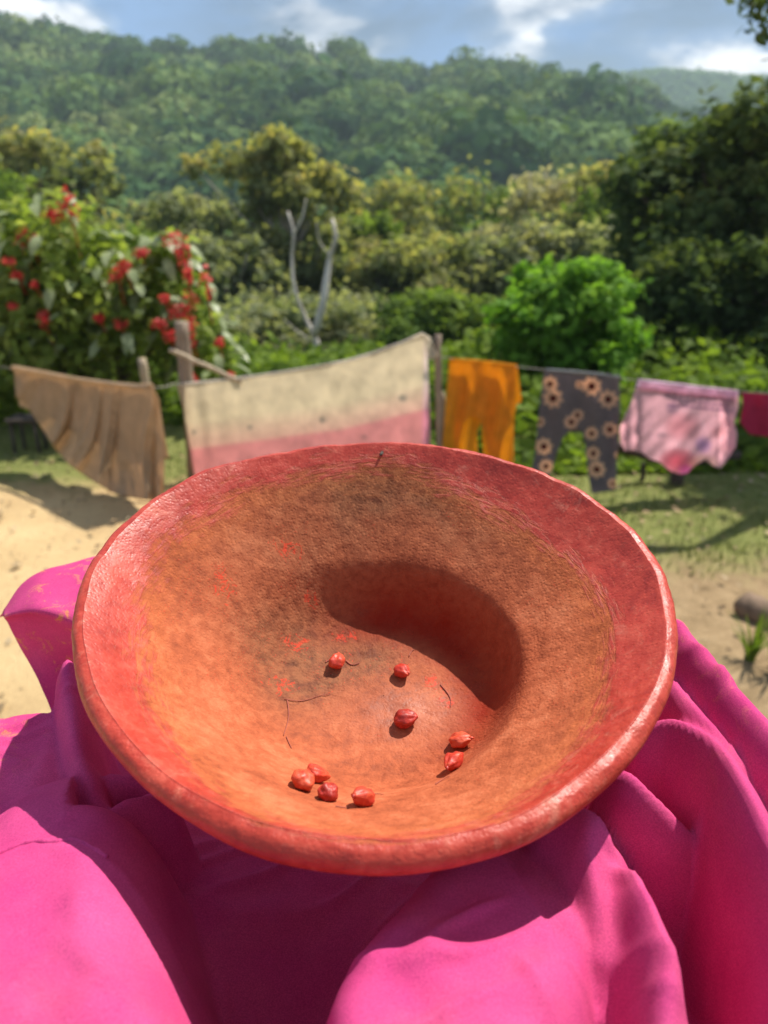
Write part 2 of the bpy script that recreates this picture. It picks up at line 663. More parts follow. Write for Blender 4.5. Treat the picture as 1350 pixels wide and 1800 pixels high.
if True:
    build_hills()
    tree_at(60, 238, 230, 36, name='tree', label='round olive tree with orange tips at the far left behind the flowering shrub', mat=M['gold'], bark=M['bark_brown'], seed=1, leaf=.34, nleaf=5200, crown_z0=.35)
    tree_at(-60, 300, 260, 30, name='tree', label='green tree cut by the left edge behind the flowering shrub', mat=M['mid'], bark=M['bark_brown'], seed=2, leaf=.28, nleaf=4500, crown_z0=.2)
    tree_at(495, 240, 235, 27, name='tree', label='tall thin crowned olive tree with golden top and bare pale limbs at centre', mat=M['gold'], bark=M['bark_grey'], seed=23, leaf=.24, nleaf=7000, lobes=24, crown_z0=.25, trunk_r=.14, lobe_s=.85)
    tree_at(335, 345, 230, 31, name='tree', label='grey olive tree left of the tall pale limbed tree', mat=M['olive'], bark=M['bark_grey'], seed=4, leaf=.26, nleaf=6500, crown_z0=.15, lobes=22)
    tree_at(410, 420, 180, 24, name='tree', label='lower dark olive tree in front of the grey olive tree', mat=M['olive'], bark=M['bark_grey'], seed=5, leaf=.2, nleaf=5500, crown_z0=.1, lobes=20)
    tree_at(620, 385, 170, 30, name='tree', label='light green bushy tree directly right of the pale limbed tree', mat=M['mid'], bark=M['bark_brown'], seed=6, leaf=.26, nleaf=4500, crown_z0=.1)
    tree_at(720, 318, 260, 46, name='tree', label='wide yellow green crown in the middle distance right of centre', mat=M['gold'], bark=M['bark_brown'], seed=7, leaf=.36, nleaf=5500, crown_z0=.1, lobes=22)
    tree_at(850, 330, 200, 50, name='tree', label='yellowish crown between the wide crown and the tan tree', mat=M['mid'], bark=M['bark_brown'], seed=8, leaf=.36, nleaf=4500, crown_z0=.1)
    tree_at(715, 425, 220, 24, name='tree', label='brownish olive tree with rusty tips above the cream sheet', mat=M['gold'], bark=M['bark_grey'], seed=9, leaf=.2, nleaf=7500, crown_z0=.1, lobes=24)
    tree_at(955, 305, 190, 40, name='tree', label='pale tan twiggy tree above the bright green bush', mat=M['tan'], bark=M['bark_grey'], seed=10, leaf=.26, nleaf=5200, crown_z0=.15, lobes=22)
    tree_at(1090, 290, 190, 36, name='tree', label='tan and rusty tree at the left flank of the big dark tree', mat=M['gold'], bark=M['bark_grey'], seed=12, leaf=.26, nleaf=5600, crown_z0=.1, lobes=22)
    tree_at(850, 425, 200, 28, name='tree', label='grey green tree behind the bright green bush on its left', mat=M['olive'], bark=M['bark_grey'], seed=13, leaf=.24, nleaf=6000, crown_z0=.1, lobes=22)
    tree_at(1180, 225, 190, 32, name='tree', label='light green tree top peeping out behind the big dark tree', mat=M['mid'], bark=M['bark_brown'], seed=14, leaf=.26, nleaf=5600, crown_z0=.2, lobes=22)
    tree_at(1000, 400, 230, 25, name='tree', label='greyish tree directly behind the bright green bush', mat=M['olive'], bark=M['bark_grey'], seed=15, leaf=.22, nleaf=6000, crown_z0=.05, lobes=22)
    tree_at(220, 410, 200, 26, name='tree', label='shaded green tree behind the right half of the flowering shrub', mat=M['mid'], bark=M['bark_brown'], seed=16, leaf=.22, nleaf=5200, crown_z0=.05, lobes=22)
    tree_at(560, 520, 240, 19, name='tree', label='low dark tree behind the raised end of the cream sheet', mat=M['olive'], bark=M['bark_grey'], seed=17, leaf=.15, nleaf=7000, crown_z0=.02, lobes=24)
    tree_at(420, 540, 200, 17, name='tree', label='low shaded tree behind the wooden prop pole', mat=M['olive'], bark=M['bark_brown'], seed=18, leaf=.14, nleaf=6000, crown_z0=.02, lobes=22)
    tree_at(770, 520, 190, 17, name='tree', label='low greenish tree behind the orange trousers', mat=M['mid'], bark=M['bark_brown'], seed=19, leaf=.14, nleaf=6500, crown_z0=.02, lobes=24)
    tree_at(1310, 205, 350, 15, name='tree', label='large dense dark tree with golden top at the right edge', mat=M['dark'], bark=M['bark_brown'], seed=20, leaf=.15, nleaf=26000, crown_z0=.04, lobes=46, trunk_r=.22, lobe_s=.95)
    tree_at(1290, 430, 270, 12, name='tree', label='dark shaded tree filling the gap behind the pink top', mat=M['dark'], bark=M['bark_brown'], seed=21, leaf=.12, nleaf=16000, crown_z0=.02, lobes=34, trunk_r=.12)


def forked_tree():
    y = 15.5
    f = at_y(552, 590, y)
    g = float(H(f.x, y))
    root = empty('bare_tree', (f.x, y, g), 'pale bare forked trunk standing out against the dark trees above the sheet', 'tree')
    O = Vector(root.location)
    P = lambda px, py, dy=0: at_y(px, py, y + dy) - O
    V, F = tube_data(spline([Vector((0, 0, -.2)), (f - O) * .5 + Vector((.05, 0, 0)), f - O], 10), [.085 - .003 * i for i in range(10)], 8, .1)
    new_obj('trunk', V, F, M['bark_pale'], root, True)
    for pts, r0 in (([P(552, 590), P(566, 540, -.1), P(574, 490), P(580, 450, .1), P(590, 420), P(584, 385, .1)], .085),
                    ([P(552, 590), P(534, 552, .1), P(517, 505), P(513, 450, .1), P(516, 410), P(506, 372, .1)], .046),
                    ([P(517, 410), P(530, 385, -.1), P(538, 350)], .022), ([P(580, 450), P(562, 425), P(556, 392)], .018), ([P(548, 600), P(520, 580, -.2), P(498, 560, -.3)], .022)):
        V, F = tube_data(spline(pts, 14), [r0 * (1 - .045 * i) for i in range(14)], 7, .15)
        new_obj('limb', V, F, M['bark_pale'], root, True)


forked_tree()


def bright_bush():
    top = at_y(1010, 462, 9.2)
    g = float(H(top.x, 9.2))
    root = make_tree('green_bush', 'bright green leafy bush behind the patterned and orange trousers', (top.x, 9.2, g), top.z - g, 1.9, .05, M['lime'], M['bark_brown'], 31, leaf=.10,
                     nleaf=9000, lobes=30, trunk_r=.05, cat='bush')
    return root


bright_bush()


def leaf_blade_mesh(name, mat, L, W, droop, tint):
    V, F = [], []
    n = 5
    for i in range(n + 1):
        t = i / n
        w = W * math.sin(math.pi * min(1, t * .93 + .07)) ** .8 * .5 if i < n else 0.001
        z = -droop * t * t * L
        for s, dz in ((-1, .12), (0, 0), (1, .12)):
            V.append((s * w, t * L * (1 - .2 * droop * t), z + dz * w))
    for i in range(n):
        for k in range(2):
            a = i * 3 + k
            F.append((a, a + 1, a + 4, a + 3))
    me = bpy.data.meshes.new(name)
    me.from_pydata(V, [], F)
    me.polygons.foreach_set('use_smooth', [True] * len(F))
    me.materials.append(mat)
    a = me.attributes.new('tint', 'FLOAT', 'FACE')
    a.data.foreach_set('value', [tint] * len(F))
    return me


def flower_mat():
    m, nt, b = mat_new('red_bracts')
    c = ramp(nt, at_attr(nt, 'tint'), [(0, (.42, .02, .02)), (.6, (.66, .05, .045)), (1, (.80, .14, .10))])
    lk(nt, c, b.inputs['Base Color'])
    b.inputs['Roughness'].default_value = .6
    tr = nd(nt, 'ShaderNodeBsdfTranslucent')
    lk(nt, c, tr.inputs['Color'])
    ms = nd(nt, 'ShaderNodeMixShader', i_Fac=.4)
    lk(nt, b.outputs[0], ms.inputs[1])
    lk(nt, tr.outputs[0], ms.inputs[2])
    lk(nt, ms.outputs[0], nt.nodes['Material Output'].inputs['Surface'])
    return m


M['flower'] = flower_mat()


def flower_shrub():
    y0 = 8.0
    r = np.random.default_rng(41)
    rr = random.Random(41)
    base = at_y(160, 700, y0)
    g = float(H(base.x, y0))
    root = empty('flowering_shrub', (base.x, y0, g), 'large shrub with drooping leaves and red flower heads behind the brown cloth', 'shrub')
    O = Vector((base.x, y0, g))
    # lobes from where the photograph shows the masses of leaf
    spec = [(110, 440, 95, 0), (30, 470, 90, .2), (60, 560, 110, -.1), (150, 545, 110, .1), (225, 520, 80, -.2), (300, 500, 75, .1), (250, 600, 90, 0), (330, 590, 80, .2),
            (140, 640, 110, .2), (20, 640, 90, 0), (90, 500, 90, .3), (365, 650, 60, .1), (290, 450, 40, 0), (190, 470, 60, .3), (-60, 520, 110, .1), (-70, 640, 110, .2)]
    L = []
    for px, py, rp, dy in spec:
        c = at_y(px, py, y0 + dy) - O
        L.append((c, rp * y0 / FPX / 1.05))
    parts = []
    for c, ra in L:
        s = Vector((rr.uniform(-.25, .25), rr.uniform(-.15, .15), 0))
        parts.append(tube_data(spline([s, s.lerp(c, .5) + Vector((0, 0, .25)), c], 7), [.035 * (1 - .11 * i) for i in range(7)], 5, .1, r=rr))
    V, F = join_data(parts)
    new_obj('stem', V, F, M['bark_brown'], root, True)
    n = 9000
    w = np.array([ra ** 2 for _, ra in L])
    wh = r.choice(len(L), n, p=w / w.sum())
    cen = np.array([c[:] for c, _ in L])[wh]
    rad = np.array([q for _, q in L])[wh]
    d = r.normal(size=(n, 3))
    d /= np.linalg.norm(d, axis=1, keepdims=True)
    C = cen + d * (rad * (.3 + .75 * r.random(n) ** .6) * (1 + .2 * np.sin(d[:, 0] * 7 + wh)))[:, None]
    V, F = leaf_quads(C, d * .5 + np.array([0, 0, .7]), np.full(n, .075), r, 1.9)
    o = new_obj('foliage', V, F, M['shrub'], root)
    attr(o, 'tint', np.clip(r.random(n) * .6 + .25 + .2 * d[:, 2], 0, 1), 'FACE')
    tag(o, kind='stuff')
    # large drooping leaves, one by one
    lm = [leaf_blade_mesh('leaf', M['shrubleaf'], .16 + .02 * k, .08 + .007 * k, .25 + .13 * k, .2 + .16 * k) for k in range(5)]
    k = 0
    for q in range(285):
        c, ra = L[rr.choice(range(len(L)))]
        dv = Vector((rr.gauss(0, 1), -abs(rr.gauss(0, .9)), rr.gauss(.75, .5))).normalized()
        p = c + dv * ra * rr.uniform(.95, 1.12)
        lo = bpy.data.objects.new('leaf', lm[q % 5])
        col.objects.link(lo)
        lo.parent = root
        lo.location = p
        az = math.atan2(dv.y, dv.x) - math.pi / 2 + rr.uniform(-.7, .7)
        lo.rotation_euler = (rr.uniform(-.5, .35), rr.uniform(-.35, .35), az)
    # flower heads
    heads = [(122, 365, 15, 30), (95, 378, 18, 12), (40, 420, 16, 24), (57, 428, 12, 20), (205, 477, 20, 20), (222, 470, 10, 14), (305, 420, 20, 18), (322, 440, 14, 24), (363, 498, 12, 26),
             (30, 485, 9, 9), (24, 540, 8, 10), (77, 560, 12, 16), (212, 570, 13, 10), (280, 570, 15, 11), (290, 525, 9, 9), (248, 445, 14, 9), (330, 530, 22, 16), (312, 548, 16, 14),
             (336, 575, 12, 20), (333, 600, 10, 16), (300, 590, 12, 12), (385, 602, 8, 9), (338, 665, 10, 8), (330, 480, 10, 20), (405, 660, 9, 6), (15, 460, 10, 6), (60, 500, 5, 6), (175, 560, 7, 7)]
    rootm = O
    for (px, py, hw, hh) in heads:
        c = at_y(px, py, y0 - .62 + rr.uniform(-.1, .1) + (.25 if py < 460 else 0)) - rootm
        m = 46
        d = r.normal(size=(m, 3))
        d /= np.linalg.norm(d, axis=1, keepdims=True)
        s = y0 / FPX
        C = np.array(c[:]) + d * np.array([hw, (hw + hh) / 2, hh]) * s * (.35 + .65 * r.random((m, 1)))
        V, F = leaf_quads(C, d, np.full(m, .034), r, 1.5)
        sv, sf = tube_data([c + Vector((0, .12, -hh * s * 2.2 - .05)), c], .006, 5)
        o = new_obj('flower_head', list(map(tuple, V)) + [tuple(q) for q in sv], [tuple(q) for q in F] + [tuple(i + len(V) for i in q) for q in sf], M['flower'], root)
        attr(o, 'tint', np.concatenate([r.random(m), np.full(len(sf), .0)]), 'FACE')


flower_shrub()


def overhang():
    """twigs with leaves reaching in at the top right from a tree outside the picture"""
    p = at_y(1345, 30, 6.0)
    g = float(H(p.x + 1.6, 6.4))
    root = empty('overhanging_tree', (p.x + 1.6, 6.4, g), 'tree mostly outside the picture with leafy twigs hanging in at the top right corner', 'tree')
    O = Vector(root.location)
    rr = random.Random(5)
    r = np.random.default_rng(5)
    top = Vector((-.1, 0, p.z - g + .75))
    parts = [tube_data(spline([(0, 0, -.1), (.05, .05, 1.6), (-.05, 0, 3.0), top], 10), [.13 - .009 * i for i in range(10)], 8, .1, r=rr)]
    C, D = [], []
    ends = [(1330, -40), (1345, 20), (1320, 10), (1350, -60), (1338, 62), (1305, -10), (1385, 30), (1420, -20), (1400, 90), (1440, 60)]
    for px, py in ends:
        e = at_y(px, py, 6.0 + rr.uniform(-.3, .3)) - O
        parts.append(tube_data(spline([top, top.lerp(e, .5) + Vector((0, 0, .25)), e], 7), [.03 - .004 * i for i in range(7)], 5, r=rr))
        for k in range(120):
            t = rr.random()
            C.append(e.lerp(top, .28 * t)[:] + np.array([rr.gauss(0, .055), rr.gauss(0, .08), rr.gauss(-.0, .065)]))
            D.append((rr.gauss(0, 1), rr.gauss(0, 1), rr.gauss(0, 1)))
    for k in range(9000):
        an, q = rr.uniform(0, 6.28), rr.random() ** .5
        C.append(np.array(top[:]) + np.array([.75 + math.cos(an) * q * 1.7 + 1.45, 1.45 + math.sin(an) * q * 1.1, rr.gauss(.25, .3)]))
        D.append((rr.gauss(0, 1), rr.gauss(0, 1), rr.gauss(.5, 1)))
    V, F = join_data(parts)
    new_obj('trunk', V, F, M['bark_brown'], root, True)
    V, F = leaf_quads(np.array(C), np.array(D), np.where(np.arange(len(C)) < 1200, .040, .085), r, 1.8)
    o = new_obj('crown', V, F, M['dark'], root)
    attr(o, 'tint', r.random(len(C)) * .8, 'FACE')


overhang()


def undergrowth():
    r = np.random.default_rng(51)
    n = 19000
    x = r.uniform(-7.5, 7.5, n)
    y0 = 8.1 - 1.75 * smooth01((x + .2) / 1.4)
    y = y0 + 4.8 * r.random(n) ** 1.4
    hmax = .35 + .9 * vnoise(x, y, .9, 8) * (.4 + 1.0 * vnoise(x, y, 2.5, 9))
    hmax = hmax * smooth01((y - y0 + .15) / 1.3) * (.55 + .35 * smooth01((x - .2) / 1.2))
    z = H(x, y) + hmax * r.random(n)
    V, F = leaf_quads(np.stack([x, y, z], 1), np.tile([0, -.2, .8], (n, 1)), np.full(n, .10), r, 1.7)
    o = new_obj('undergrowth', V, F, M['under'])
    attr(o, 'tint', np.clip(r.random(n) * .7 + .3 * (vnoise(x, y, .7, 3)), 0, 1), 'FACE')
    tag(o, 'bright leafy undergrowth along the edge of the yard behind the washing', 'undergrowth', kind='stuff')


undergrowth()


def grass():
    r = np.random.default_rng(61)
    n = 26000
    x = r.uniform(-6, 6, n)
    y = r.uniform(3.8, 9.5, n)
    lim = np.where(x < -.3, 5.95, 4.45) + (vnoise(x, y, .8, 12) - .5) * 1.2
    keep = (y > lim) & (r.random(n) < .3 + .9 * vnoise(x, y, .3, 14))
    x, y = x[keep], y[keep]
    n = len(x)
    z = H(x, y)
    h = (.03 + .05 * r.random(n)) * (.6 + .8 * vnoise(x, y, .5, 15))
    a = r.uniform(0, 6.28, n)
    w = .006
    b1 = np.stack([x + np.cos(a) * w, y + np.sin(a) * w, z - .01], 1)
    b2 = np.stack([x - np.cos(a) * w, y - np.sin(a) * w, z - .01], 1)
    t = np.stack([x + r.normal(size=n) * .02, y + r.normal(size=n) * .02, z + h], 1)
    V = np.stack([b1, b2, t], 1).reshape(-1, 3)
    o = new_obj('grass', V, np.arange(n * 3).reshape(n, 3), M['grassm'])
    attr(o, 'tint', r.random(n), 'FACE')
    tag(o, 'short patchy grass growing across the yard', 'grass', kind='stuff')


grass()


def litter():
    """pebbles and dead leaves lying about the yard"""
    r = np.random.default_rng(62)
    n = 4200
    x = r.uniform(-5, 5, n)
    y = 1.8 + 5.2 * r.random(n)
    z = H(x, y) + .012
    V, F = leaf_quads(np.stack([x, y, z + .012], 1), np.tile([0, 0, 2.2], (n, 1)), .012 + .03 * r.random(n) ** 2.5, r, 1.5)
    o = new_obj('litter', V, F, M['litter'])
    attr(o, 'tint', r.random(n), 'FACE')
    tag(o, 'dead leaves and small stones scattered over the yard', 'litter', kind='stuff')


M['litter'] = leaf_mat('dead_leaves', [(.0, (.10, .06, .03)), (.5, (.28, .19, .10)), (1., (.50, .40, .26))], .1, .8, 3)
litter()

# ------------------------------------------------------------ washing line, posts


def wood(name, pts, rad, label, cat, mat=M['post'], seg=10, group=None, seed=3):
    rr = random.Random(seed)
    n = 14
    P = spline(pts, n)
    P = [p + Vector((rr.gauss(0, .004), rr.gauss(0, .004), 0)) for p in P]
    base = Vector(P[0])
    rads = [rad * (1.08 - .16 * i / (n - 1)) for i in range(n)]
    V, F = tube_data([p - base for p in P], rads, seg, .18, r=rr)
    o = new_obj(name, V, F, mat, smooth=True, loc=base)
    return tag(o, label, cat, group)


def gz(x, y):
    return float(H(x, y)) - .03


def post(px, pytop, y, rad, label, seed, lean=0.0, mat=M['post']):
    t = at_y(px, pytop, y)
    return wood('wooden_post', [(t.x - lean, y, gz(t.x, y) - .08), (t.x - lean * .5 + .01, y, t.z * .5 - 1.0), t], rad, label, 'post', mat, seed=seed)


post(318, 566, 6.15, .062, 'thick grey weathered post between the brown cloth and the cream sheet', 3)
post(250, 630, 6.9, .04, 'short pale post sticking up behind the brown cloth', 4, mat=M['pole'])
post(768, 588, 5.62, .028, 'slanting forked post at the raised end of the cream sheet', 5, lean=-.05)
post(-160, 600, 7.2, .05, 'post at the left end of the washing line just outside the picture', 6)
post(1195, 800, 5.98, .055, 'dark stump standing in the grass below the pink top', 8, mat=M['dark_wood'])
post(1131, 815, 6.1, .02, 'thin dark stake left of the stump below the pink top', 9, mat=M['dark_wood'])
post(775, 690, 5.9, .028, 'brown upright stick beside the orange trousers', 10)
# rail behind the pink top
a, b_ = at_y(1075, 782, 6.1), at_y(1300, 800, 6.05)
wood('dark_rail', [a, a.lerp(b_, .5) + Vector((0, 0, -.10)), b_], .04, 'dark sagging rail resting on the stump behind the pink top', 'rail', M['dark_wood'], seed=11)
a, b_ = at_y(300, 615, 6.05), at_y(425, 672, 5.95)
wood('prop_pole', [a, a.lerp(b_, .5), b_], .018, 'peeled slanting pole crossing the thick grey post', 'pole', M['pole'], seed=12)


def low_stool():
    p = at_y(45, 735, 7.0)
    root = empty('low_stool', (p.x, 7.0, gz(p.x, 7.0)), 'small dark wooden stand in the grass at far left under the brown cloth', 'stand')
    for k, (dx, dy) in enumerate(((-.11, -.08), (.11, -.08), (-.1, .1), (.1, .1))):
        V, F = tube_data([(dx * 1.1, dy, 0), (dx, dy, .36)], .018, 7)
        new_obj('leg', V, F, M['dark_wood'], root, True)
    bm = bmesh.new()
    bmesh.ops.create_cube(bm, size=1)
    bmesh.ops.scale(bm, verts=bm.verts, vec=(.30, .26, .035))
    bmesh.ops.translate(bm, verts=bm.verts, vec=(0, 0, .37))
    bmesh.ops.bevel(bm, geom=bm.edges[:], offset=.006, segments=2, affect='EDGES')
    me = bpy.data.meshes.new('seat')
    bm.to_mesh(me)
    bm.free()
    me.materials.append(M['dark_wood'])
    o = bpy.data.objects.new('seat', me)
    col.objects.link(o)
    o.parent = root


low_stool()


def cord(pts, label, n=60, rad=.0035, seed=0):
    m = M.get('cord')
    if not m:
        m, nt, b = mat_new('grey_cord')
        b.inputs['Base Color'].default_value = (.32, .29, .25, 1)
        b.inputs['Roughness'].default_value = .8
        M['cord'] = m
    P = spline(pts, n)
    V, F = tube_data([p - P[0] for p in P], rad, 6)
    return tag(new_obj('clothes_line', V, F, m, smooth=True, loc=P[0]), label, 'line')


# plan of the lines: A holds the brown cloth, B the sheet, C the clothes at right
LA = [at_y(26, 648, 6.55), at_y(140, 664, 6.0), at_y(265, 679, 5.45), at_y(312, 676, 6.10)]
cord([at_y(-160, 628, 7.2), LA[0], at_y(85, 659, 6.25), at_y(140, 666, 6.0), at_y(265, 681, 5.45), at_y(316, 672, 6.09)], 'grey clothes line carrying the brown cloth')
cord([at_y(318, 678, 6.08), at_y(420, 664, 5.95), at_y(600, 634, 5.8), at_y(690, 606, 5.7), at_y(748, 592, 5.62), at_y(764, 600, 5.60)], 'grey clothes line carrying the cream and pink sheet')
cord([at_y(766, 626, 5.62), at_y(905, 644, 5.65), at_y(1090, 665, 5.7), at_y(1298, 688, 5.75), at_y(1480, 696, 5.8)], 'grey clothes line carrying the clothes at right')
wood('wooden_post', [at_z(1480, 1000, -2.1) * 0 + Vector((at_y(1480, 696, 5.8).x, 5.83, -2.1)), Vector((at_y(1480, 696, 5.8).x, 5.83, -1.5)), Vector((at_y(1480, 696, 5.8).x, 5.83, -.9))], .045,
     'end post of the right washing line just outside the picture', 'post', seed=14)


def panel(name, poly, plane, mat, colour=None, res=.012, fold=None, parent=None, off=0.0, thick=.0018):
    """a hanging piece of cloth: poly is its outline seen in the picture, plane(px) gives its distance"""
    P3 = []
    for px, py in poly:
        P3.append(at_y(px, py, plane(px)))
    # local coordinates: s along x, t up
    poly2 = [Vector((p.x, p.z)) for p in P3]
    xs = [p.x for p in poly2]
    zs = [p.y for p in poly2]
    # densify outline
    dense = []
    for i, p in enumerate(poly2):
        q = poly2[(i + 1) % len(poly2)]
        k = max(1, int((q - p).length / res))
        for j in range(k):
            dense.append(p.lerp(q, j / k))
    pts = list(dense)
    x = min(xs) + res * .5
    row = 0
    while x < max(xs):
        z = min(zs) + (res * .5 if row % 2 else res * .1)
        while z < max(zs):
            pts.append(Vector((x, z)))
            z += res
        x += res
        row += 1
    # keep only interior points away from the edge
    A = np.array([p[:] for p in pts])
    D = np.array([p[:] for p in dense])
    ins = np.zeros(len(A), bool)
    j = len(D) - 1
    for i in range(len(D)):
        c = ((D[i, 1] > A[:, 1]) != (D[j, 1] > A[:, 1])) & (A[:, 0] < (D[j, 0] - D[i, 0]) * (A[:, 1] - D[i, 1]) / (D[j, 1] - D[i, 1] + 1e-12) + D[i, 0])
        ins ^= c
        j = i
    keep = ins.copy()
    for s in range(0, len(A), 2000):
        dd = np.sqrt(((A[s:s + 2000, None] - D[None]) ** 2).sum(-1)).min(1)
        keep[s:s + 2000] &= dd > res * .55
    nd_ = len(dense)
    allp = [tuple(p) for p in dense] + [tuple(p) for p in A[nd_:][keep[nd_:]]]
    v, e, f, *_ = geometry.delaunay_2d_cdt([Vector(p) for p in allp], [], [list(range(nd_))], 1, 1e-5)
    # map back: for every x find picture column at this distance
    V = []
    C = []
    ztop = max(zs)
    for q in v:
        px = 675.0
        for it in range(3):
            y = plane(px)
            den = math.cos(TH) * y - math.sin(TH) * q.y
            px = 675 + FPX * q.x / den
        y = plane(px)
        den = math.cos(TH) * y - math.sin(TH) * q.y
        py = 900 - FPX * (math.sin(TH) * y + math.cos(TH) * q.y) / den
        dy = fold(px, py, q.x, q.y) if fold else 0
        V.append(Vector((q.x, y, q.y)) * (1 + (dy + off) / y))
        if colour:
            C.append(colour(px, py))
    base = V[0].copy()
    o = new_obj(name, [p - base * (0 if parent else 1) for p in V], f, mat, parent, True, loc=None if parent else base)
    if colour:
        attr(o, 'print', np.array(C))
    if thick:
        md = o.modifiers.new('thickness', 'SOLIDIFY')
        md.thickness = thick
    return o


def lin(*kp):
    xs = [k[0] for k in kp]
    ys = [k[1] for k in kp]
    return lambda px: float(np.interp(px, xs, ys))


def washing():
    # --- brown cloth
    pl = lin((-20, 6.75), (20, 6.55), (140, 6.0), (270, 5.42), (300, 5.35))

    def fold_b(px, py, x, z):
        d = max(0, (py - 650 - (px - 20) * .13)) / 200
        u = px - (1 - d) * 0
        k = px + d * (px - 290) * -.25
        kk = k + 34 * noise.noise(Vector((k / 48, py / 160, 2)))
        return (.055 * math.sin(kk / 8.5) + .05 * noise.noise(Vector((kk / 15, py / 400, 7))) + .10 * abs(noise.noise(Vector((kk / 26, py / 300, 1)))) + .05 * noise.noise(Vector((kk / 6, py / 150, 4))) + .03 * math.sin((px + py * .6) / 27)) * min(1, .25 + d * 1.3) - .05 * d * d
    root = empty('brown_cloth', (at_y(140, 664, 6.0).x, 6.0, -1.1), 'brown cloth hung in soft folds with a long curved hem at far left', 'cloth')
    bl = Vector(root.location)
    m = cloth_mat('brown_terry', (.62, .46, .30), .5, rough=1, weave=300)
    front = [(20, 643), (60, 651), (110, 662), (170, 670), (230, 676), (268, 675), (274, 730), (276, 800), (282, 880), (240, 877), (201, 869), (166, 850), (118, 820), (90, 790), (70, 760), (50, 728), (36, 706), (24, 700)]
    o = panel('front_panel', front, pl, m, res=.018, fold=fold_b)
    back = [(24, 644), (110, 662), (230, 676), (266, 673), (279, 700), (288, 760), (297, 808), (285, 800), (278, 815), (200, 790), (120, 760), (70, 730), (44, 722), (30, 716)]
    o2 = panel('back_panel', back, pl, m, res=.022, fold=lambda px, py, x, z: .07 + .04 * math.sin(px / 7) * min(1, (py - 660) / 60))
    lip = panel('side_fold', [(262, 674), (270, 678), (284, 735), (290, 800), (287, 882), (279, 880), (272, 760)], pl, m, res=.02, fold=lambda px, py, x, z: .03)
    hem, = [wood('top_roll', spline([at_y(20, 646, 6.55), at_y(60, 653, 6.35), at_y(140, 667, 6.0), at_y(230, 678, 5.6), at_y(267, 678, 5.43)], 9), .018, None, None, m, seed=2)]
    for q in (o, o2, lip, hem):
        q.parent = root
        q.location = Vector(q.location) - bl
    # --- sheet
    ps = lin((300, 6.10), (420, 5.95), (600, 5.8), (690, 5.7), (770, 5.58))

    def sheet_col(px, py):
        cream = np.array((.92, .83, .68))
        blush = np.array((.92, .70, .62))
        pink = np.array((.90, .54, .54))
        yb = np.interp(px, [310, 450, 600, 700, 770], [790, 772, 752, 728, 712])
        t = (py - yb)
        c = cream if t < -45 else cream + (blush - cream) * min(1, (t + 45) / 45)
        if t > 0:
            c = blush + (pink - blush) * min(1, t / 6)
        if px > 744:
            c = c * np.array((1.0, .98, 1.15))
        for (mx_, my, ra) in ((440, 751, 6), (567, 738, 8), (708, 700, 9), (752, 662, 11), (341, 760, 6), (640, 768, 5)):
            d = math.hypot(px - mx_, (py - my) * 1.1) / ra
            if d < 1:
                k = .55 + .3 * math.sin(px * 1.9) * math.sin(py * 1.7)
                c = c + (np.array((.22, .27, .27)) - c) * k * (1 - d * d)
        return c

    def sheet_fold(px, py, x, z):
        d = max(0., py - np.interp(px, [312, 745], [675, 590])) / 200
        e = math.exp(-((px - 345 - d * 18) / 12) ** 2)
        return d * (.015 * math.sin(px / 40 + py / 90) + .012 * math.sin(px / 17)) - .03 * e * min(1, d * 3) - .06 * d
    root = empty('sheet', (at_y(520, 650, 5.87).x, 5.87, -1.0), 'large cream sheet with a pink lower band hung on the line behind the bowl', 'sheet')
    bl = Vector(root.location)
    m = cloth_mat('cotton_sheet', None, .78, True, 500)
    top = [(310, 676), (360, 671), (420, 664), (480, 656), (540, 646), (600, 636), (650, 622), (690, 608), (720, 596), (742, 586), (748, 590)]
    front = top + [(752, 640), (756, 720), (757, 800), (740, 860), (560, 900), (400, 905), (350, 900), (344, 850), (332, 780), (322, 720)]
    o = panel('front_panel', front, ps, m, sheet_col, .016, sheet_fold)
    corner = panel('corner', [(742, 585), (755, 592), (769, 622), (766, 632), (752, 632), (748, 610)], ps, m, lambda a, c: np.array((.78, .72, .62)), .012, lambda px, py, x, z: -.012)
    roll = wood('top_roll', [at_y(a, c + .5, ps(a)) for a, c in top], .0085, None, None, cloth_mat('sheet_edge', (.93, .88, .80), .5), seed=2)
    for q in (o, corner, roll):
        q.parent = root
        q.location = Vector(q.location) - bl
    # --- orange trousers
    pc = lin((760, 5.62), (905, 5.65), (1090, 5.7), (1298, 5.75), (1480, 5.8))
    root = empty('orange_trousers', (at_y(850, 640, 5.64).x, 5.64, -1.0), 'orange mustard trousers folded over the line right of the sheet', 'trousers')
    bl = Vector(root.location)
    m = cloth_mat('orange_cotton', (.88, .50, .055), .7)
    fr = [(790, 630), (850, 634), (908, 641), (906, 690), (903, 760), (903, 840), (864, 850), (856, 790), (846, 745), (838, 733), (826, 732), (816, 742), (808, 775), (800, 840), (768, 850), (778, 780), (784, 700)]

    def fo(px, py, x, z):
        return (.02 * math.sin(px / 9) + .015 * math.sin((px + py * .2) / 4.7)) * min(1, (py - 625) / 60) - .02 * (py - 640) / 200
    o = panel('front_leg_panel', fr, pc, m, res=.01, fold=fo)
    bk = [(792, 630), (909, 641), (914, 680), (917, 706), (908, 712), (898, 760), (896, 820), (850, 815), (846, 740), (838, 760), (840, 810), (800, 810), (790, 720)]
    o2 = panel('back_leg_panel', bk, pc, m, res=.014, fold=lambda px, py, x, z: .05 + fo(px + 20, py, x, z))
    roll = wood('waist_roll', [at_y(a, c, pc(a)) for a, c in ((789, 632), (850, 636), (908, 643))], .012, None, None, m, seed=2)
    for q in (o, o2, roll):
        q.parent = root
        q.location = Vector(q.location) - bl
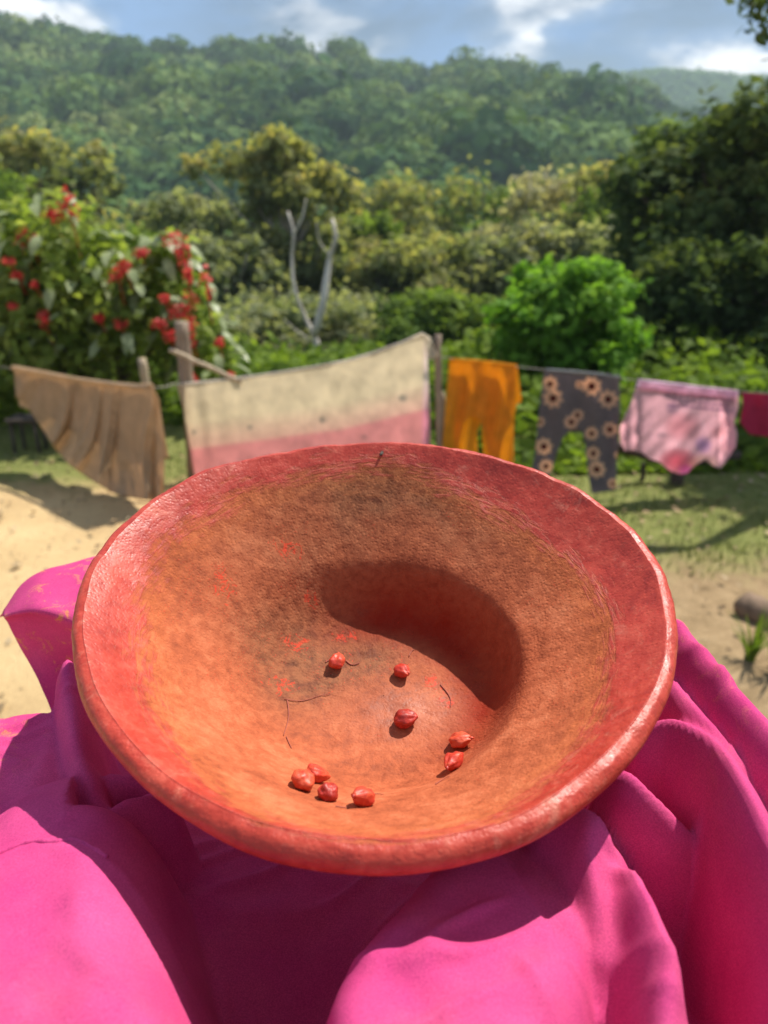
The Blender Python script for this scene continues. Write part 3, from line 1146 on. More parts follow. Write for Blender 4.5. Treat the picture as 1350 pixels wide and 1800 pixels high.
    # --- flowered trousers
    root = empty('patterned_trousers', (at_y(1020, 655, 5.68).x, 5.68, -1.0), 'dark grey trousers printed with peach flowers, second garment right of the sheet', 'trousers')
    bl = Vector(root.location)
    fl = [(967, 675, 15), (972, 700, 19), (1040, 679, 19), (1018, 676, 8), (1069, 702, 18), (1004, 742, 14), (1015, 730, 12), (956, 785, 17), (1072, 755, 15), (1040, 762, 13), (1043, 797, 14), (1049, 825, 17), (1077, 850, 10),
          (949, 742, 10), (1010, 762, 8), (960, 820, 14), (1030, 868, 10), (1085, 800, 6)]

    def fcol(px, py):
        c = np.array((.26, .22, .23))
        for a, b2, ra in fl:
            dx, dy = px - a, py - b2
            an = math.atan2(dy, dx)
            d = math.hypot(dx, dy)
            rp = ra * (.86 + .14 * math.cos(an * 8 + a))
            if d < rp:
                c = np.array((.98, .68, .48)) * (1.0 - .12 * d / rp)
                if d < ra * .36:
                    c = np.array((.16, .035, .03))
        return c
    m = cloth_mat('printed_cotton', None, .55, True)
    fr = [(957, 648), (1020, 652), (1089, 660), (1089, 720), (1085, 800), (1082, 862), (1040, 868), (1033, 830), (1028, 775), (1022, 757), (1006, 752), (990, 770), (978, 800), (965, 845), (930, 850), (940, 800), (948, 720)]
    o = panel('front_leg_panel', fr, pc, m, fcol, .007, lambda px, py, x, z: (.02 * math.sin(px / 10)) * min(1, (py - 650) / 60) - .02 * (py - 650) / 200)
    bk = [(958, 649), (1088, 660), (1090, 710), (1086, 800), (1050, 800), (1040, 760), (960, 760), (945, 765), (950, 700)]
    o2 = panel('back_leg_panel', bk, pc, m, lambda a, c: fcol(a + 30, c + 20), .014, lambda px, py, x, z: .05 + .01 * math.sin(px / 6))
    roll = wood('waist_roll', [at_y(a, c, pc(a)) for a, c in ((957, 650), (1020, 654), (1089, 662))], .009, None, None, cloth_mat('grey_lining', (.28, .29, .30), .2), seed=2)
    for q in (o, o2, roll):
        q.parent = root
        q.location = Vector(q.location) - bl
    # --- pink top, hung upside down over the line
    root = empty('pink_shirt', (at_y(1205, 676, 5.72).x, 5.72, -1.0), 'pale pink printed top with gathered sleeves hung beside the patterned trousers', 'top')
    bl = Vector(root.location)

    def tcol(px, py):
        c = np.array((.99, .70, .75))
        if py < 674 + (px - 1120) * .11 + 6:
            c = np.array((.95, .76, .86))
        n = noise.noise(Vector((px / 34, py / 34, 3)))
        c = c * (1 + .12 * n)
        u = py - (px - 1160) * .1
        for k, (t0, t1) in enumerate(((1165, 1290), (1180, 1282), (1172, 1288))):
            yy = 692 + 9 * k
            if t0 < px < t1 and abs(u - yy) < 2.4:
                c = c + (np.array((.40, .22, .36)) - c) * (.55 + .4 * math.sin(px * .9 + k * 2) * math.sin(px * .37 + k))
        for a, b2, rx_, ry_, cc, k in ((1182, 718, 13, 11, (.34, .25, .38), .6), (1163, 765, 13, 6, (.36, .28, .32), .55), (1192, 812, 36, 26, (.70, .13, .20), .85), (1206, 826, 16, 12, (.68, .16, .50), .7),
                                       (1236, 782, 16, 16, (.50, .36, .66), .7), (1236, 815, 30, 18, (.70, .50, .30), .5), (1200, 750, 34, 28, (.78, .30, .34), .45), (1262, 760, 16, 12, (.70, .38, .40), .5)):
            d = ((px - a) / rx_) ** 2 + ((py - b2) / ry_) ** 2
            if d < 1:
                c = c + (np.array(cc) - c) * k * .8 * (1 - d) ** .8
        return c
    m = cloth_mat('pink_jersey', None, .82, True, rough=.75)
    fr = [(1122, 666), (1180, 672), (1240, 680), (1298, 686), (1297, 720), (1290, 742), (1296, 762), (1294, 785), (1280, 806), (1266, 824), (1252, 818), (1240, 808), (1222, 818), (1208, 832), (1196, 834), (1178, 828),
          (1158, 812), (1140, 806), (1130, 796), (1115, 792), (1098, 792), (1090, 775), (1090, 752), (1099, 730), (1110, 708)]

    def ft(px, py, x, z):
        d = min(1, max(0, (py - 680) / 60))
        s = 0
        if px < 1128:
            s = -.03 * math.sin((px - 1088) / 40 * math.pi) + .02 * math.sin(px / 4.5)
        if px > 1262:
            s = -.03 * math.sin((px - 1262) / 38 * math.pi) + .02 * math.sin(px / 5)
        return (.02 * math.sin(px / 15) + .008 * math.sin((px + py) / 6) + s) * d
    o = panel('front_panel', fr, pc, m, tcol, .0065, ft)
    bk = [(1124, 667), (1297, 686), (1297, 704), (1210, 696), (1120, 686)]
    o2 = panel('fold_over', bk, pc, m, lambda a, c: np.array((.92, .70, .80)), .018, lambda px, py, x, z: .014)
    roll = wood('hem_roll', [at_y(a, c, pc(a)) for a, c in ((1121, 669), (1210, 679), (1298, 689))], .009, None, None, cloth_mat('pale_hem', (.78, .56, .72), .3), seed=2)
    for q in (o, o2, roll):
        q.parent = root
        q.location = Vector(q.location) - bl
    # --- crimson cloth
    root = empty('crimson_cloth', (at_y(1345, 700, 5.77).x, 5.77, -1.0), 'small crimson cloth on the line at the right edge', 'cloth')
    bl = Vector(root.location)
    m = cloth_mat('crimson_cotton', (.50, .035, .10), .35)
    fr = [(1304, 688), (1350, 693), (1410, 698), (1412, 770), (1350, 768), (1318, 764), (1300, 742), (1306, 715)]
    o = panel('front_panel', fr, pc, m, res=.012, fold=lambda px, py, x, z: .02 * math.sin(px / 7) * min(1, (py - 690) / 30))
    o2 = panel('back_panel', [(1306, 690), (1408, 698), (1408, 750), (1310, 742)], pc, m, res=.02, fold=lambda px, py, x, z: .05)
    for q in (o, o2):
        q.parent = root
        q.location = Vector(q.location) - bl


washing()


# ------------------------------------------------------------ yard: log and plant at the right
def near_things():
    g = lambda px, py: at_z(px, py, -2.0)
    a, b_ = g(1308, 1072), g(1420, 1120)
    a.z += .03
    b_.z += .03
    wood('log', [a, a.lerp(b_, .5), b_], .075, 'rough brown log lying on the dry ground at right', 'log', bark_mat('log_bark', (.10, .065, .04), (.26, .17, .11), 14), seg=12, seed=21)
    for k, (px, py, lab) in enumerate(((1318, 1160, 'green grass like plant sprouting in front of the log'), (1362, 1185, 'second green plant cut by the right edge in front of the log'))):
        p = g(px, py)
        rr = random.Random(70 + k)
        V, F, T = [], [], []
        root = empty('plant', p, lab, 'plant')
        for q in range(34):
            a = rr.uniform(0, 6.28)
            L = rr.uniform(.14, .27)
            lean = rr.uniform(.1, .65)
            w = rr.uniform(.008, .014)
            o = len(V)
            for i in range(5):
                t = i / 4
                r_ = .02 + lean * L * t * t * 1.2
                z = L * t * (1 - .28 * lean * t)
                c = Vector((math.cos(a) * r_, math.sin(a) * r_, z))
                s = Vector((-math.sin(a), math.cos(a), 0)) * w * (1 - t * .9)
                V += [c + s, c - s]
            for i in range(4):
                F.append((o + 2 * i, o + 2 * i + 1, o + 2 * i + 3, o + 2 * i + 2))
                T.append(rr.random())
        o = new_obj('blades', V, F, M['under'], root, True)
        attr(o, 'tint', T, 'FACE')
        V, F = tube_data([(0, 0, -.03), (0, 0, .04)], .02, 8)
        new_obj('stem', V, F, M['bark_brown'], root, True)


near_things()

# ------------------------------------------------------------ the bowl
BC = Vector((-.0058, .3794, -.1842))
BR = .1640
BT = (.2957, -.006)
BN = Vector((math.sin(BT[1]), -math.sin(BT[0]), 1)).normalized()
BU = Vector((0, 1, 0)).cross(BN).normalized()
BV = BN.cross(BU)
HARM = (.0300, -.0092, -.0005, .0247)
from mathutils import Matrix
BM = Matrix(((BU.x, BV.x, BN.x, BC.x), (BU.y, BV.y, BN.y, BC.y), (BU.z, BV.z, BN.z, BC.z), (0, 0, 0, 1)))


def sstep(a, b, x):
    t = min(1, max(0, (x - a) / (b - a)))
    return t * t * (3 - 2 * t)


def bowl_profiles(a):
    """inner profile (fraction of rim radius, height) as it changes round the bowl"""
    k = .5 + .5 * math.cos(a - R(28))          # 1 on the far right, 0 near left
    k = k ** 1.1
    steep = [(0, -.0935), (.2, -.0932), (.34, -.0912), (.405, -.0860), (.440, -.0770), (.465, -.0645), (.492, -.0535), (.55, -.0470), (.65, -.0372), (.75, -.0270), (.84, -.0175), (.905, -.0095)]
    soft = [(0, -.0935), (.2, -.0928), (.34, -.0898), (.43, -.0840), (.50, -.0755), (.56, -.0665), (.62, -.0570), (.68, -.0470), (.75, -.0355), (.81, -.0250), (.86, -.0165), (.905, -.0090)]
    return [(s[0] * k + q[0] * (1 - k), s[1] * k + q[1] * (1 - k)) for s, q in zip(steep, soft)]


def build_bowl():
    NA = 420
    V, rr, band, soot, ins = [], [], [], [], []
    rows = None
    for ia in range(NA):
        a = 2 * math.pi * ia / NA
        rim = BR * (1 + HARM[0] * math.cos(2 * a) + HARM[1] * math.sin(2 * a) + HARM[2] * math.cos(3 * a) + HARM[3] * math.sin(3 * a))
        rim *= 1 + .014 * math.sin(a)
        rim *= 1 + .0025 * math.sin(5 * a + 1) + .002 * math.sin(9 * a) + .0012 * math.sin(17 * a + 2)
        pr = bowl_profiles(a)
        prof = [Vector((r * rim, z, 0)) for r, z in pr]
        b = (.0056 + .0020 * (.5 - .5 * math.sin(a)) ** 1.2) * (1 + .08 * math.sin(3 * a) + .06 * math.sin(7 * a + 1))
        cr = rim - b
        cz = -.0012 - 1.2 * b
        lip = [Vector((cr + b * math.cos(t), cz + b * .95 * math.sin(t), 0)) for t in [R(108), R(95), R(65), R(35), R(5), R(-25), R(-50)]]
        outer = [Vector((rim * r, z, 0)) for r, z in ((.945, -.024), (.88, -.036), (.79, -.051), (.70, -.066), (.60, -.082), (.50, -.094), (.38, -.1015), (.2, -.1035), (0, -.104))]
        P = spline(prof + lip + outer, 240)
        if rows is None:
            rows = len(P)
        ca, sa = math.cos(a), math.sin(a)
        for i, p in enumerate(P):
            r, z = max(p.x, 0), p.y
            x, y = r * ca, r * sa
            inner = 1 if i < rows * 12 / 27 else 0
            # pit centre lies a little to the right and towards the front
            if i < rows * .5:
                s = 1 - sstep(.45, .95, r / BR)
                x += .005 * s
                y -= .004 * s
            q = Vector((x * 38, y * 38, z * 38))
            n = noise.fractal(q, 1.0, 2.0, 5) * .0011
            n += noise.noise(Vector((x * 260, y * 260, z * 260))) * .00028
            q2 = Vector((x * 14, y * 14, z * 20 + 5))
            n += noise.noise(q2) * .0011
            V.append((x + ca * n * .4, y + sa * n * .4, z + n))
            rr.append(r / BR)
            # painted band is wide on the right, narrow at the top
            ad = math.degrees(a) % 360
            bw = np.interp(ad, [0, 30, 60, 85, 110, 135, 165, 200, 225, 250, 270, 290, 310, 335, 360], [.75, .73, .77, .86, .85, .82, .79, .78, .82, .88, .90, .88, .82, .77, .75])
            bb = (r / rim - bw) * 10 if i < rows * .5 else 4 + (z + .02) * 40
            band.append(bb)
            s1 = 1.9 * math.exp(-(((x + .034) / .040) ** 2 + ((y - .030) / .022) ** 2)) * (i < rows * .45)
            s2 = math.exp(-(((x + .055) / .025) ** 2 + ((y - .005) / .03) ** 2)) * .9 * (i < rows * .45)
            s3 = math.exp(-(((x - .01) / .07) ** 2 + ((y - .125) / .02) ** 2)) * .75 * (i < rows * .45)
            s4 = math.exp(-(((x + .0) / .10) ** 2 + ((y - .085) / .04) ** 2)) * .35 * (i < rows * .45)
            s5 = (.02 + .24 * sstep(-.04, .10, y)) * (i < rows * .45)  # broad brownish clay tone, stronger towards the back
            soot.append(min(1, s1 + s2 + s3 + s4 + s5))
            ins.append(1.0 if i < rows * .45 else 0.0)
    ring = np.arange(NA * rows).reshape(NA, rows)
    nxt = np.roll(ring, -1, 0)
    F = np.stack([ring[:, :-1].ravel(), nxt[:, :-1].ravel(), nxt[:, 1:].ravel(), ring[:, 1:].ravel()], 1)
    m, nt, b = mat_new('painted_terracotta')
    co = objco(nt)
    band_ = at_attr(nt, 'band')
    soot_ = at_attr(nt, 'soot')
    geo = nd(nt, 'ShaderNodeMapping')
    n1 = nz(nt, 28, 5, .6, co)
    n2 = nz(nt, 150, 5, .7, co, .3)
    n3 = nz(nt, 520, 3, .6, co)
    clay = ramp(nt, mth(nt, 'MULTIPLY_ADD', n2, .45, mth(nt, 'MULTIPLY', n1, .55)), [(.36, (.27, .062, .025)), (.5, (.43, .108, .044)), (.62, (.55, .165, .075))])
    grey = ramp(nt, n2, [(.35, (.120, .038, .018)), (.6, (.28, .105, .048))])
    sf = mth(nt, 'MULTIPLY', soot_, mth(nt, 'MULTIPLY_ADD', n1, 1.6, .1), clamp=True)
    clay = mix(nt, sf, clay, grey)
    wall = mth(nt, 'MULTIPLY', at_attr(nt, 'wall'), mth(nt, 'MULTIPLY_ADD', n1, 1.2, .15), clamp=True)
    clay = mix(nt, wall, clay, (.24, .016, .004))  # rubbed-in red on the pit wall, darkened to paint its shadow deeper
    # orange transition then red
    red = ramp(nt, mth(nt, 'MULTIPLY_ADD', n2, .5, mth(nt, 'MULTIPLY', n1, .5)), [(.35, (.30, .020, .014)), (.52, (.44, .040, .025)), (.68, (.54, .080, .050))])
    orange = ramp(nt, n2, [(.35, (.36, .070, .012)), (.62, (.60, .160, .030))])
    # brush streaks along the rim: noise stretched around the bowl
    at2 = nd(nt, 'ShaderNodeCombineXYZ')
    lk(nt, at_attr(nt, 'dirx'), at2.inputs[0])
    lk(nt, at_attr(nt, 'diry'), at2.inputs[1])
    lk(nt, at_attr(nt, 'rr'), at2.inputs[2])
    mp = nd(nt, 'ShaderNodeMapping')
    mp.inputs['Scale'].default_value = (9, 9, 75)
    lk(nt, at2.outputs[0], mp.inputs['Vector'])
    streak = nz(nt, 1.0, 6, .65, mp.outputs[0], .8)
    bj = mth(nt, 'ADD', band_, mth(nt, 'ADD', mth(nt, 'MULTIPLY_ADD', streak, 2.6, -1.3), mth(nt, 'MULTIPLY_ADD', n1, 1.6, -.8)))
    fo = mth(nt, 'MULTIPLY', mth(nt, 'ADD', bj, .75), .9, clamp=True)
    c = mix(nt, mth(nt, 'MULTIPLY', fo, .28), clay, orange)
    fr = mth(nt, 'MULTIPLY', bj, 1.6, clamp=True)
    c = mix(nt, mth(nt, 'MULTIPLY', fr, .93), c, red)
    # strokes of the smoothing tool running down the wall
    mp3 = nd(nt, 'ShaderNodeMapping')
    mp3.inputs['Scale'].default_value = (26, 26, 9)
    lk(nt, at2.outputs[0], mp3.inputs['Vector'])
    tool = nz(nt, 1.0, 5, .6, mp3.outputs[0], .6)
    c = mix(nt, mth(nt, 'MULTIPLY', mth(nt, 'MULTIPLY', mth(nt, 'SUBTRACT', tool, .54), 5, clamp=True), .16), c, (.24, .062, .026))
    # specks and smears of seed colour
    wv = nd(nt, 'ShaderNodeTexVoronoi', feature='F1', i_Scale=95.0)
    dv = mix(nt, .06, co, nd(nt, 'ShaderNodeTexNoise', i_Scale=90.0).outputs['Color'])
    lk(nt, dv, wv.inputs['Vector'])
    sp = mth(nt, 'LESS_THAN', wv.outputs['Distance'], .16)
    spm = mth(nt, 'GREATER_THAN', nz(nt, 22, 3, .6, co), .57)
    smear = mth(nt, 'GREATER_THAN', mth(nt, 'MULTIPLY', nz(nt, 120, 6, .75, co, 2.5), at_attr(nt, 'smear')), .52)
    f = mth(nt, 'MAXIMUM', mth(nt, 'MULTIPLY', sp, spm), mth(nt, 'MULTIPLY', smear, .8))
    c = mix(nt, mth(nt, 'MULTIPLY', f, .8), c, (.68, .045, .02))
    # worn and dusty places on the painted rim
    worn = mth(nt, 'MULTIPLY', mth(nt, 'SUBTRACT', nz(nt, 60, 6, .75, co, .8), .56), 7, clamp=True)
    c = mix(nt, mth(nt, 'MULTIPLY', mth(nt, 'MULTIPLY', worn, fr), .55), c, (.58, .20, .13))
    dk = mth(nt, 'MULTIPLY', mth(nt, 'SUBTRACT', nz(nt, 85, 5, .7, co, .4), .62), 9, clamp=True)
    c = mix(nt, mth(nt, 'MULTIPLY', dk, .45), c, (.16, .035, .02))
    lk(nt, c, b.inputs['Base Color'])
    # paint is glossier than bare clay; the floor is polished by use
    fl = at_attr(nt, 'polish')
    rg = mth(nt, 'SUBTRACT', mth(nt, 'SUBTRACT', .80, mth(nt, 'MULTIPLY', fr, .36)), mth(nt, 'MULTIPLY', fl, .30))
    lk(nt, mth(nt, 'ADD', rg, mth(nt, 'MULTIPLY_ADD', n2, .5, -.25)), b.inputs['Roughness'])
    lk(nt, mth(nt, 'ADD', .14, mth(nt, 'ADD', mth(nt, 'MULTIPLY', fr, .26), mth(nt, 'MULTIPLY', fl, .35))), b.inputs['Specular IOR Level'])
    h = mth(nt, 'ADD', mth(nt, 'MULTIPLY', tool, .55), mth(nt, 'ADD', mth(nt, 'MULTIPLY', n2, 1.0), mth(nt, 'MULTIPLY', n3, .45)))
    pits = nd(nt, 'ShaderNodeTexVoronoi', feature='F1', i_Scale=430.0)
    lk(nt, co, pits.inputs['Vector'])
    h = mth(nt, 'ADD', h, mth(nt, 'MULTIPLY', mth(nt, 'MINIMUM', pits.outputs['Distance'], .5), .9))
    h = mth(nt, 'MULTIPLY', h, mth(nt, 'SUBTRACT', 1.0, mth(nt, 'MAXIMUM', mth(nt, 'MULTIPLY', fl, .6), mth(nt, 'MAXIMUM', mth(nt, 'MULTIPLY', fr, .5), mth(nt, 'MULTIPLY', at_attr(nt, 'rimtop'), .5)))))
    bump(nt, b, h, .50, .0013)
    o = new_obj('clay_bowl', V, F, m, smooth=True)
    o.matrix_world = BM
    RRa = np.array(rr)
    attr(o, 'rr', RRa)
    attr(o, 'band', band)
    attr(o, 'soot', soot)
    VA = np.array(V)
    an_ = np.arctan2(VA[:, 1], VA[:, 0])
    attr(o, 'dirx', np.cos(an_))
    attr(o, 'diry', np.sin(an_))
    inn = np.array(ins)
    attr(o, 'rimtop', np.clip((RRa - .90) * 18, 0, 1))
    attr(o, 'polish', (.25 * np.exp(-(RRa / .40) ** 4) + .75 * np.exp(-(((VA[:, 0] - .022) / .030) ** 2 + ((VA[:, 1] + .016) / .020) ** 2))) * inn)
    ang = np.arctan2(VA[:, 1], VA[:, 0])
    attr(o, 'wall', 1.25 * np.exp(-((RRa - .38) / .115) ** 2) * inn * np.clip(.30 + 1.0 * np.cos(ang - R(35)), 0, 1))  # mask of the red stain and painted shade, strongest at far right
    sm = np.zeros(len(V))
    for (sx_, sy_, sw, sh) in ((-.045, .062, .012, .008), (-.02, .045, .02, .012), (-.055, .035, .02, .012), (.035, .01, .014, .014), (.045, -.01, .014, .012), (-.06, .0, .03, .02), (-.06, .085, .03, .015), (-.1, .05, .02, .03)):
        sm += np.exp(-(((VA[:, 0] - sx_) / sw) ** 2 + ((VA[:, 1] - sy_) / sh) ** 2))
    attr(o, 'smear', np.clip(sm, 0, 1) * inn)
    tag(o, 'wide terracotta bowl with red painted rim holding a few red seeds', 'bowl')
    return o, VA, F


bowl, BVA, BF = build_bowl()
W4 = np.array(BM)
BW = BVA @ W4[:3, :3].T + W4[:3, 3]
bvh = BVHTree.FromPolygons([tuple(v) for v in BW], [tuple(int(i) for i in f) for f in BF])


def on_bowl(px, py):
    d = ray(px, py).normalized()
    loc, nrm, i, dist = bvh.ray_cast(Vector((0, 0, 0)), d)
    if nrm.dot(d) > 0:
        nrm = -nrm
    return loc, nrm


def seed_mat():
    m, nt, b = mat_new('waxy_red_seed')
    n = nz(nt, 260, 3, .6, objco(nt))
    oi = nd(nt, 'ShaderNodeObjectInfo')
    v = mth(nt, 'ADD', n, mth(nt, 'MULTIPLY_ADD', oi.outputs['Random'], .5, -.25))
    lk(nt, ramp(nt, v, [(.2, (.30, .018, .010)), (.5, (.52, .035, .018)), (.8, (.62, .09, .035))]), b.inputs['Base Color'])
    b.inputs['Roughness'].default_value = .48
    b.inputs['Subsurface Weight'].default_value = .1
    b.inputs['Subsurface Scale'].default_value = .002
    bump(nt, b, nz(nt, 500, 3, .6, objco(nt)), .3, .001)
    return m


SM = seed_mat()
TW, nt_, b_w = mat_new('dry_fibre')
b_w.inputs['Base Color'].default_value = (.34, .085, .055, 1)
b_w.inputs['Roughness'].default_value = .7


def make_seed(px, py, size, rot, elong, label, seed, tip=True):
    loc, nrm = on_bowl(px, py + 5)
    rr = random.Random(seed)
    iv, ifc = ico(4)
    V = []
    off = Vector((rr.uniform(0, 50), rr.uniform(0, 50), 0))
    for x, y, z in iv:
        # pear-shaped, pinched at one end, with a shallow groove on top
        t = (x + 1) / 2
        k = 1 - .48 * t ** 2.0
        yy, zz = y * k, z * k * .86
        g = .12 * math.exp(-(y / .2) ** 2) * max(0, z) * (1 - .5 * t)
        n = 1 + .22 * noise.noise(Vector((x * 1.3, y * 1.6, z * 1.6)) + off) + .07 * noise.noise(Vector((x * 4, y * 4, z * 4)) + off)
        V.append(((x * elong) * n * size, yy * n * size, (zz - g) * n * size))
    zmin = min(v[2] for v in V)
    q = nrm.to_track_quat('Z', 'Y')
    o = new_obj('seed', V, ifc, SM, smooth=True)
    o.rotation_mode = 'QUATERNION'
    from mathutils import Quaternion
    o.rotation_quaternion = q @ Quaternion((0, 0, 1), rot) @ Quaternion((0, 1, 0), rr.uniform(-.25, .1))
    o.location = loc + nrm * (-zmin * .93)
    tag(o, label, 'seed', 'red seeds scattered in the bowl')
    if tip:
        v, f = tube_data([(size * elong * .85, 0, 0), (size * elong * 1.08, 0, size * .05), (size * elong * 1.2, size * .08, -size * .08)], [size * .2, size * .15, size * .08], 6)
        s = new_obj('stalk', v, f, SM, o, True)
    return o


make_seed(592, 1165, .0060, 1.2, 1.05, 'red seed farthest back beside dry twigs on the dark smudge', 1)
make_seed(708, 1183, .0056, -.9, 1.12, 'red seed just left of the shadow edge, shiny with a pale glint', 2, False)
make_seed(715, 1267, .0068, .3, 1.08, 'roundest red seed near the middle of the bowl floor above the shiny patch', 3, False)
make_seed(813, 1306, .0058, 1.4, 1.18, 'upper seed of the pair on the right of the bowl floor', 4)
make_seed(803, 1345, .0060, .25, 1.28, 'lower seed of the pair at right with a thin stalk', 5)
make_seed(528, 1379, .0066, -.8, 1.25, 'left half of the touching pair of seeds at front left', 6, False)
make_seed(554, 1369, .0058, -2.2, 1.25, 'right half of the touching pair of seeds at front left', 7, False)
make_seed(575, 1400, .0056, -1.2, 1.15, 'small seed directly below the touching pair', 8, False)
make_seed(636, 1412, .0060, 1.0, 1.1, 'frontmost red seed close to the near wall of the bowl', 9)


def fibre(pts, label, rad=.0003, lift=.0005):
    P = []
    for px, py in pts:
        l, n = on_bowl(px, py)
        P.append(l + n * lift)
    P = spline(P, 6 * len(P))
    V, F = tube_data([p - P[0] for p in P], [rad * (1 - .5 * i / len(P)) for i in range(len(P))], 5)
    return tag(new_obj('plant_fibre', V, F, TW, smooth=True, loc=P[0]), label, 'fibre', 'dry plant fibres in the bowl')


fibre([(505, 1232), (507, 1262), (498, 1294)], 'upright dark fibre hanging from the forked twig at left', .0004)
fibre([(500, 1230), (530, 1233), (560, 1224), (582, 1221)], 'long curved thread lying across the dark smudge')
fibre([(503, 1296), (508, 1308), (512, 1316)], 'tiny fibre end below the upright fibre', .00035)
fibre([(608, 1162), (618, 1169), (632, 1166)], 'short twig touching the farthest seed on its right', .0005)
fibre([(572, 1165), (580, 1160), (586, 1158)], 'short twig touching the farthest seed on its left', .0004)
fibre([(774, 1204), (786, 1218), (792, 1230), (792, 1244)], 'dark curled fibre beside the shadow edge', .0004)
fibre([(719, 1154), (723, 1146), (728, 1142)], 'tiny bent fibre at the shadow edge', .0004)
fibre([(766, 1380), (778, 1372), (792, 1365)], 'thin stalk lying below the lower seed of the right pair', .0003)
fibre([(590, 1419), (606, 1421), (618, 1420)], 'short thread between the two frontmost seeds', .0003)
fibre([(650, 1398), (662, 1397), (674, 1398)], 'short thread right of the frontmost seed', .0003)


def chip():
    loc, nrm = on_bowl(671, 797)
    iv, ifc = ico(2)
    V = [(x * .0012, y * .0028, z * .0011) for x, y, z in iv]
    o = new_obj('dark_speck', V, ifc, M['dark_wood'], smooth=True)
    o.rotation_euler = (.3, 0, -.4)
    o.location = loc + nrm * .0004
    tag(o, 'small dark chip of wood stuck inside the far rim', 'chip')


chip()

# ------------------------------------------------------------ pink cloth under the bowl
PK = {}


def pink_mat():
    m, nt, b = mat_new('magenta_cotton')
    co = objco(nt)
    n1 = nz(nt, 14, 5, .6, co)
    n2 = nz(nt, 60, 5, .7, co, 1.2)
    c = ramp(nt, n1, [(.3, (.56, .044, .200)), (.7, (.72, .092, .268))])
    st = mth(nt, 'MULTIPLY', mth(nt, 'SUBTRACT', nz(nt, 7, 4, .65, co, .5), .50), 5, clamp=True)
    c = mix(nt, mth(nt, 'MULTIPLY', st, mth(nt, 'MULTIPLY', n2, .35)), c, (.66, .16, .14))
    powder = mth(nt, 'MULTIPLY', mth(nt, 'MULTIPLY', mth(nt, 'SUBTRACT', n2, .56), 9, clamp=True), at_attr(nt, 'powder'), clamp=True)
    c = mix(nt, powder, c, (.78, .36, .07))
    wv = nz(nt, 1300, 2, .6, co)
    c = mix(nt, 1.0, c, ramp(nt, wv, [(.3, (.80, .74, .80)), (.7, (1.14, 1.25, 1.16))]), 'MULTIPLY')
    lk(nt, c, b.inputs['Base Color'])
    b.inputs['Roughness'].default_value = .95
    b.inputs['Specular IOR Level'].default_value = .04
    b.inputs['Sheen Weight'].default_value = .03
    b.inputs['Sheen Roughness'].default_value = .4
    b.inputs['Sheen Tint'].default_value = (1, .55, .75, 1)
    wv1 = nd(nt, 'ShaderNodeTexWave', wave_type='BANDS', bands_direction='X', i_Scale=900.0, i_Distortion=1.5)
    wv2 = nd(nt, 'ShaderNodeTexWave', wave_type='BANDS', bands_direction='Y', i_Scale=900.0, i_Distortion=1.5)
    lk(nt, co, wv1.inputs['Vector'])
    lk(nt, co, wv2.inputs['Vector'])
    h = mth(nt, 'ADD', mth(nt, 'MULTIPLY', mth(nt, 'ADD', wv1.outputs['Fac'], wv2.outputs['Fac']), .12), mth(nt, 'ADD', nz(nt, 45, 4, .6, co), mth(nt, 'MULTIPLY', nz(nt, 400, 2, .6, co), .25)))
    bump(nt, b, h, .55, .0016)
    tr = nd(nt, 'ShaderNodeBsdfTranslucent')
    lk(nt, c, tr.inputs['Color'])
    ms = nd(nt, 'ShaderNodeMixShader', i_Fac=.015)
    lk(nt, b.outputs[0], ms.inputs[1])
    lk(nt, tr.outputs[0], ms.inputs[2])
    lk(nt, ms.outputs[0], nt.nodes['Material Output'].inputs['Surface'])
    return m


PKM = pink_mat()


def seg_dist(X, Y, pts):
    """signed side, distance, height and running length of the nearest place on a polyline with heights"""
    best = np.full(X.shape, 1e9)
    hz = np.zeros(X.shape)
    side = np.zeros(X.shape)
    for (x0, y0, z0), (x1, y1, z1) in zip(pts[:-1], pts[1:]):
        dx, dy = x1 - x0, y1 - y0
        l2 = dx * dx + dy * dy + 1e-12
        t = np.clip(((X - x0) * dx + (Y - y0) * dy) / l2, 0, 1)
        d = np.hypot(X - x0 - t * dx, Y - y0 - t * dy)
        s = np.sign(dx * (Y - y0) - dy * (X - x0))
        m = d < best
        best = np.where(m, d, best)
        hz = np.where(m, z0 + (z1 - z0) * t, hz)
        side = np.where(m, s, side)
    return best, hz, side


def ridge(X, Y, pts, wl, wr, pw=2.0, drop=.03):
    """a fold: crest through pts (px, py, z), falling by `drop` at wl to its left side and wr to its right"""
    P = []
    for px, py, z in pts:
        q = at_z(px, py, z)
        P.append((q.x, q.y, z))
    P = [tuple(p) for p in spline(P, 16 * len(P))]
    d, hz, s = seg_dist(X, Y, P)
    w = np.where(s > 0, wl, wr)
    return hz - drop * (d / w) ** pw


def smax(fs, k):
    m = np.max(fs, 0)
    return m + k * np.log(sum(np.exp((f - m) / k) for f in fs))


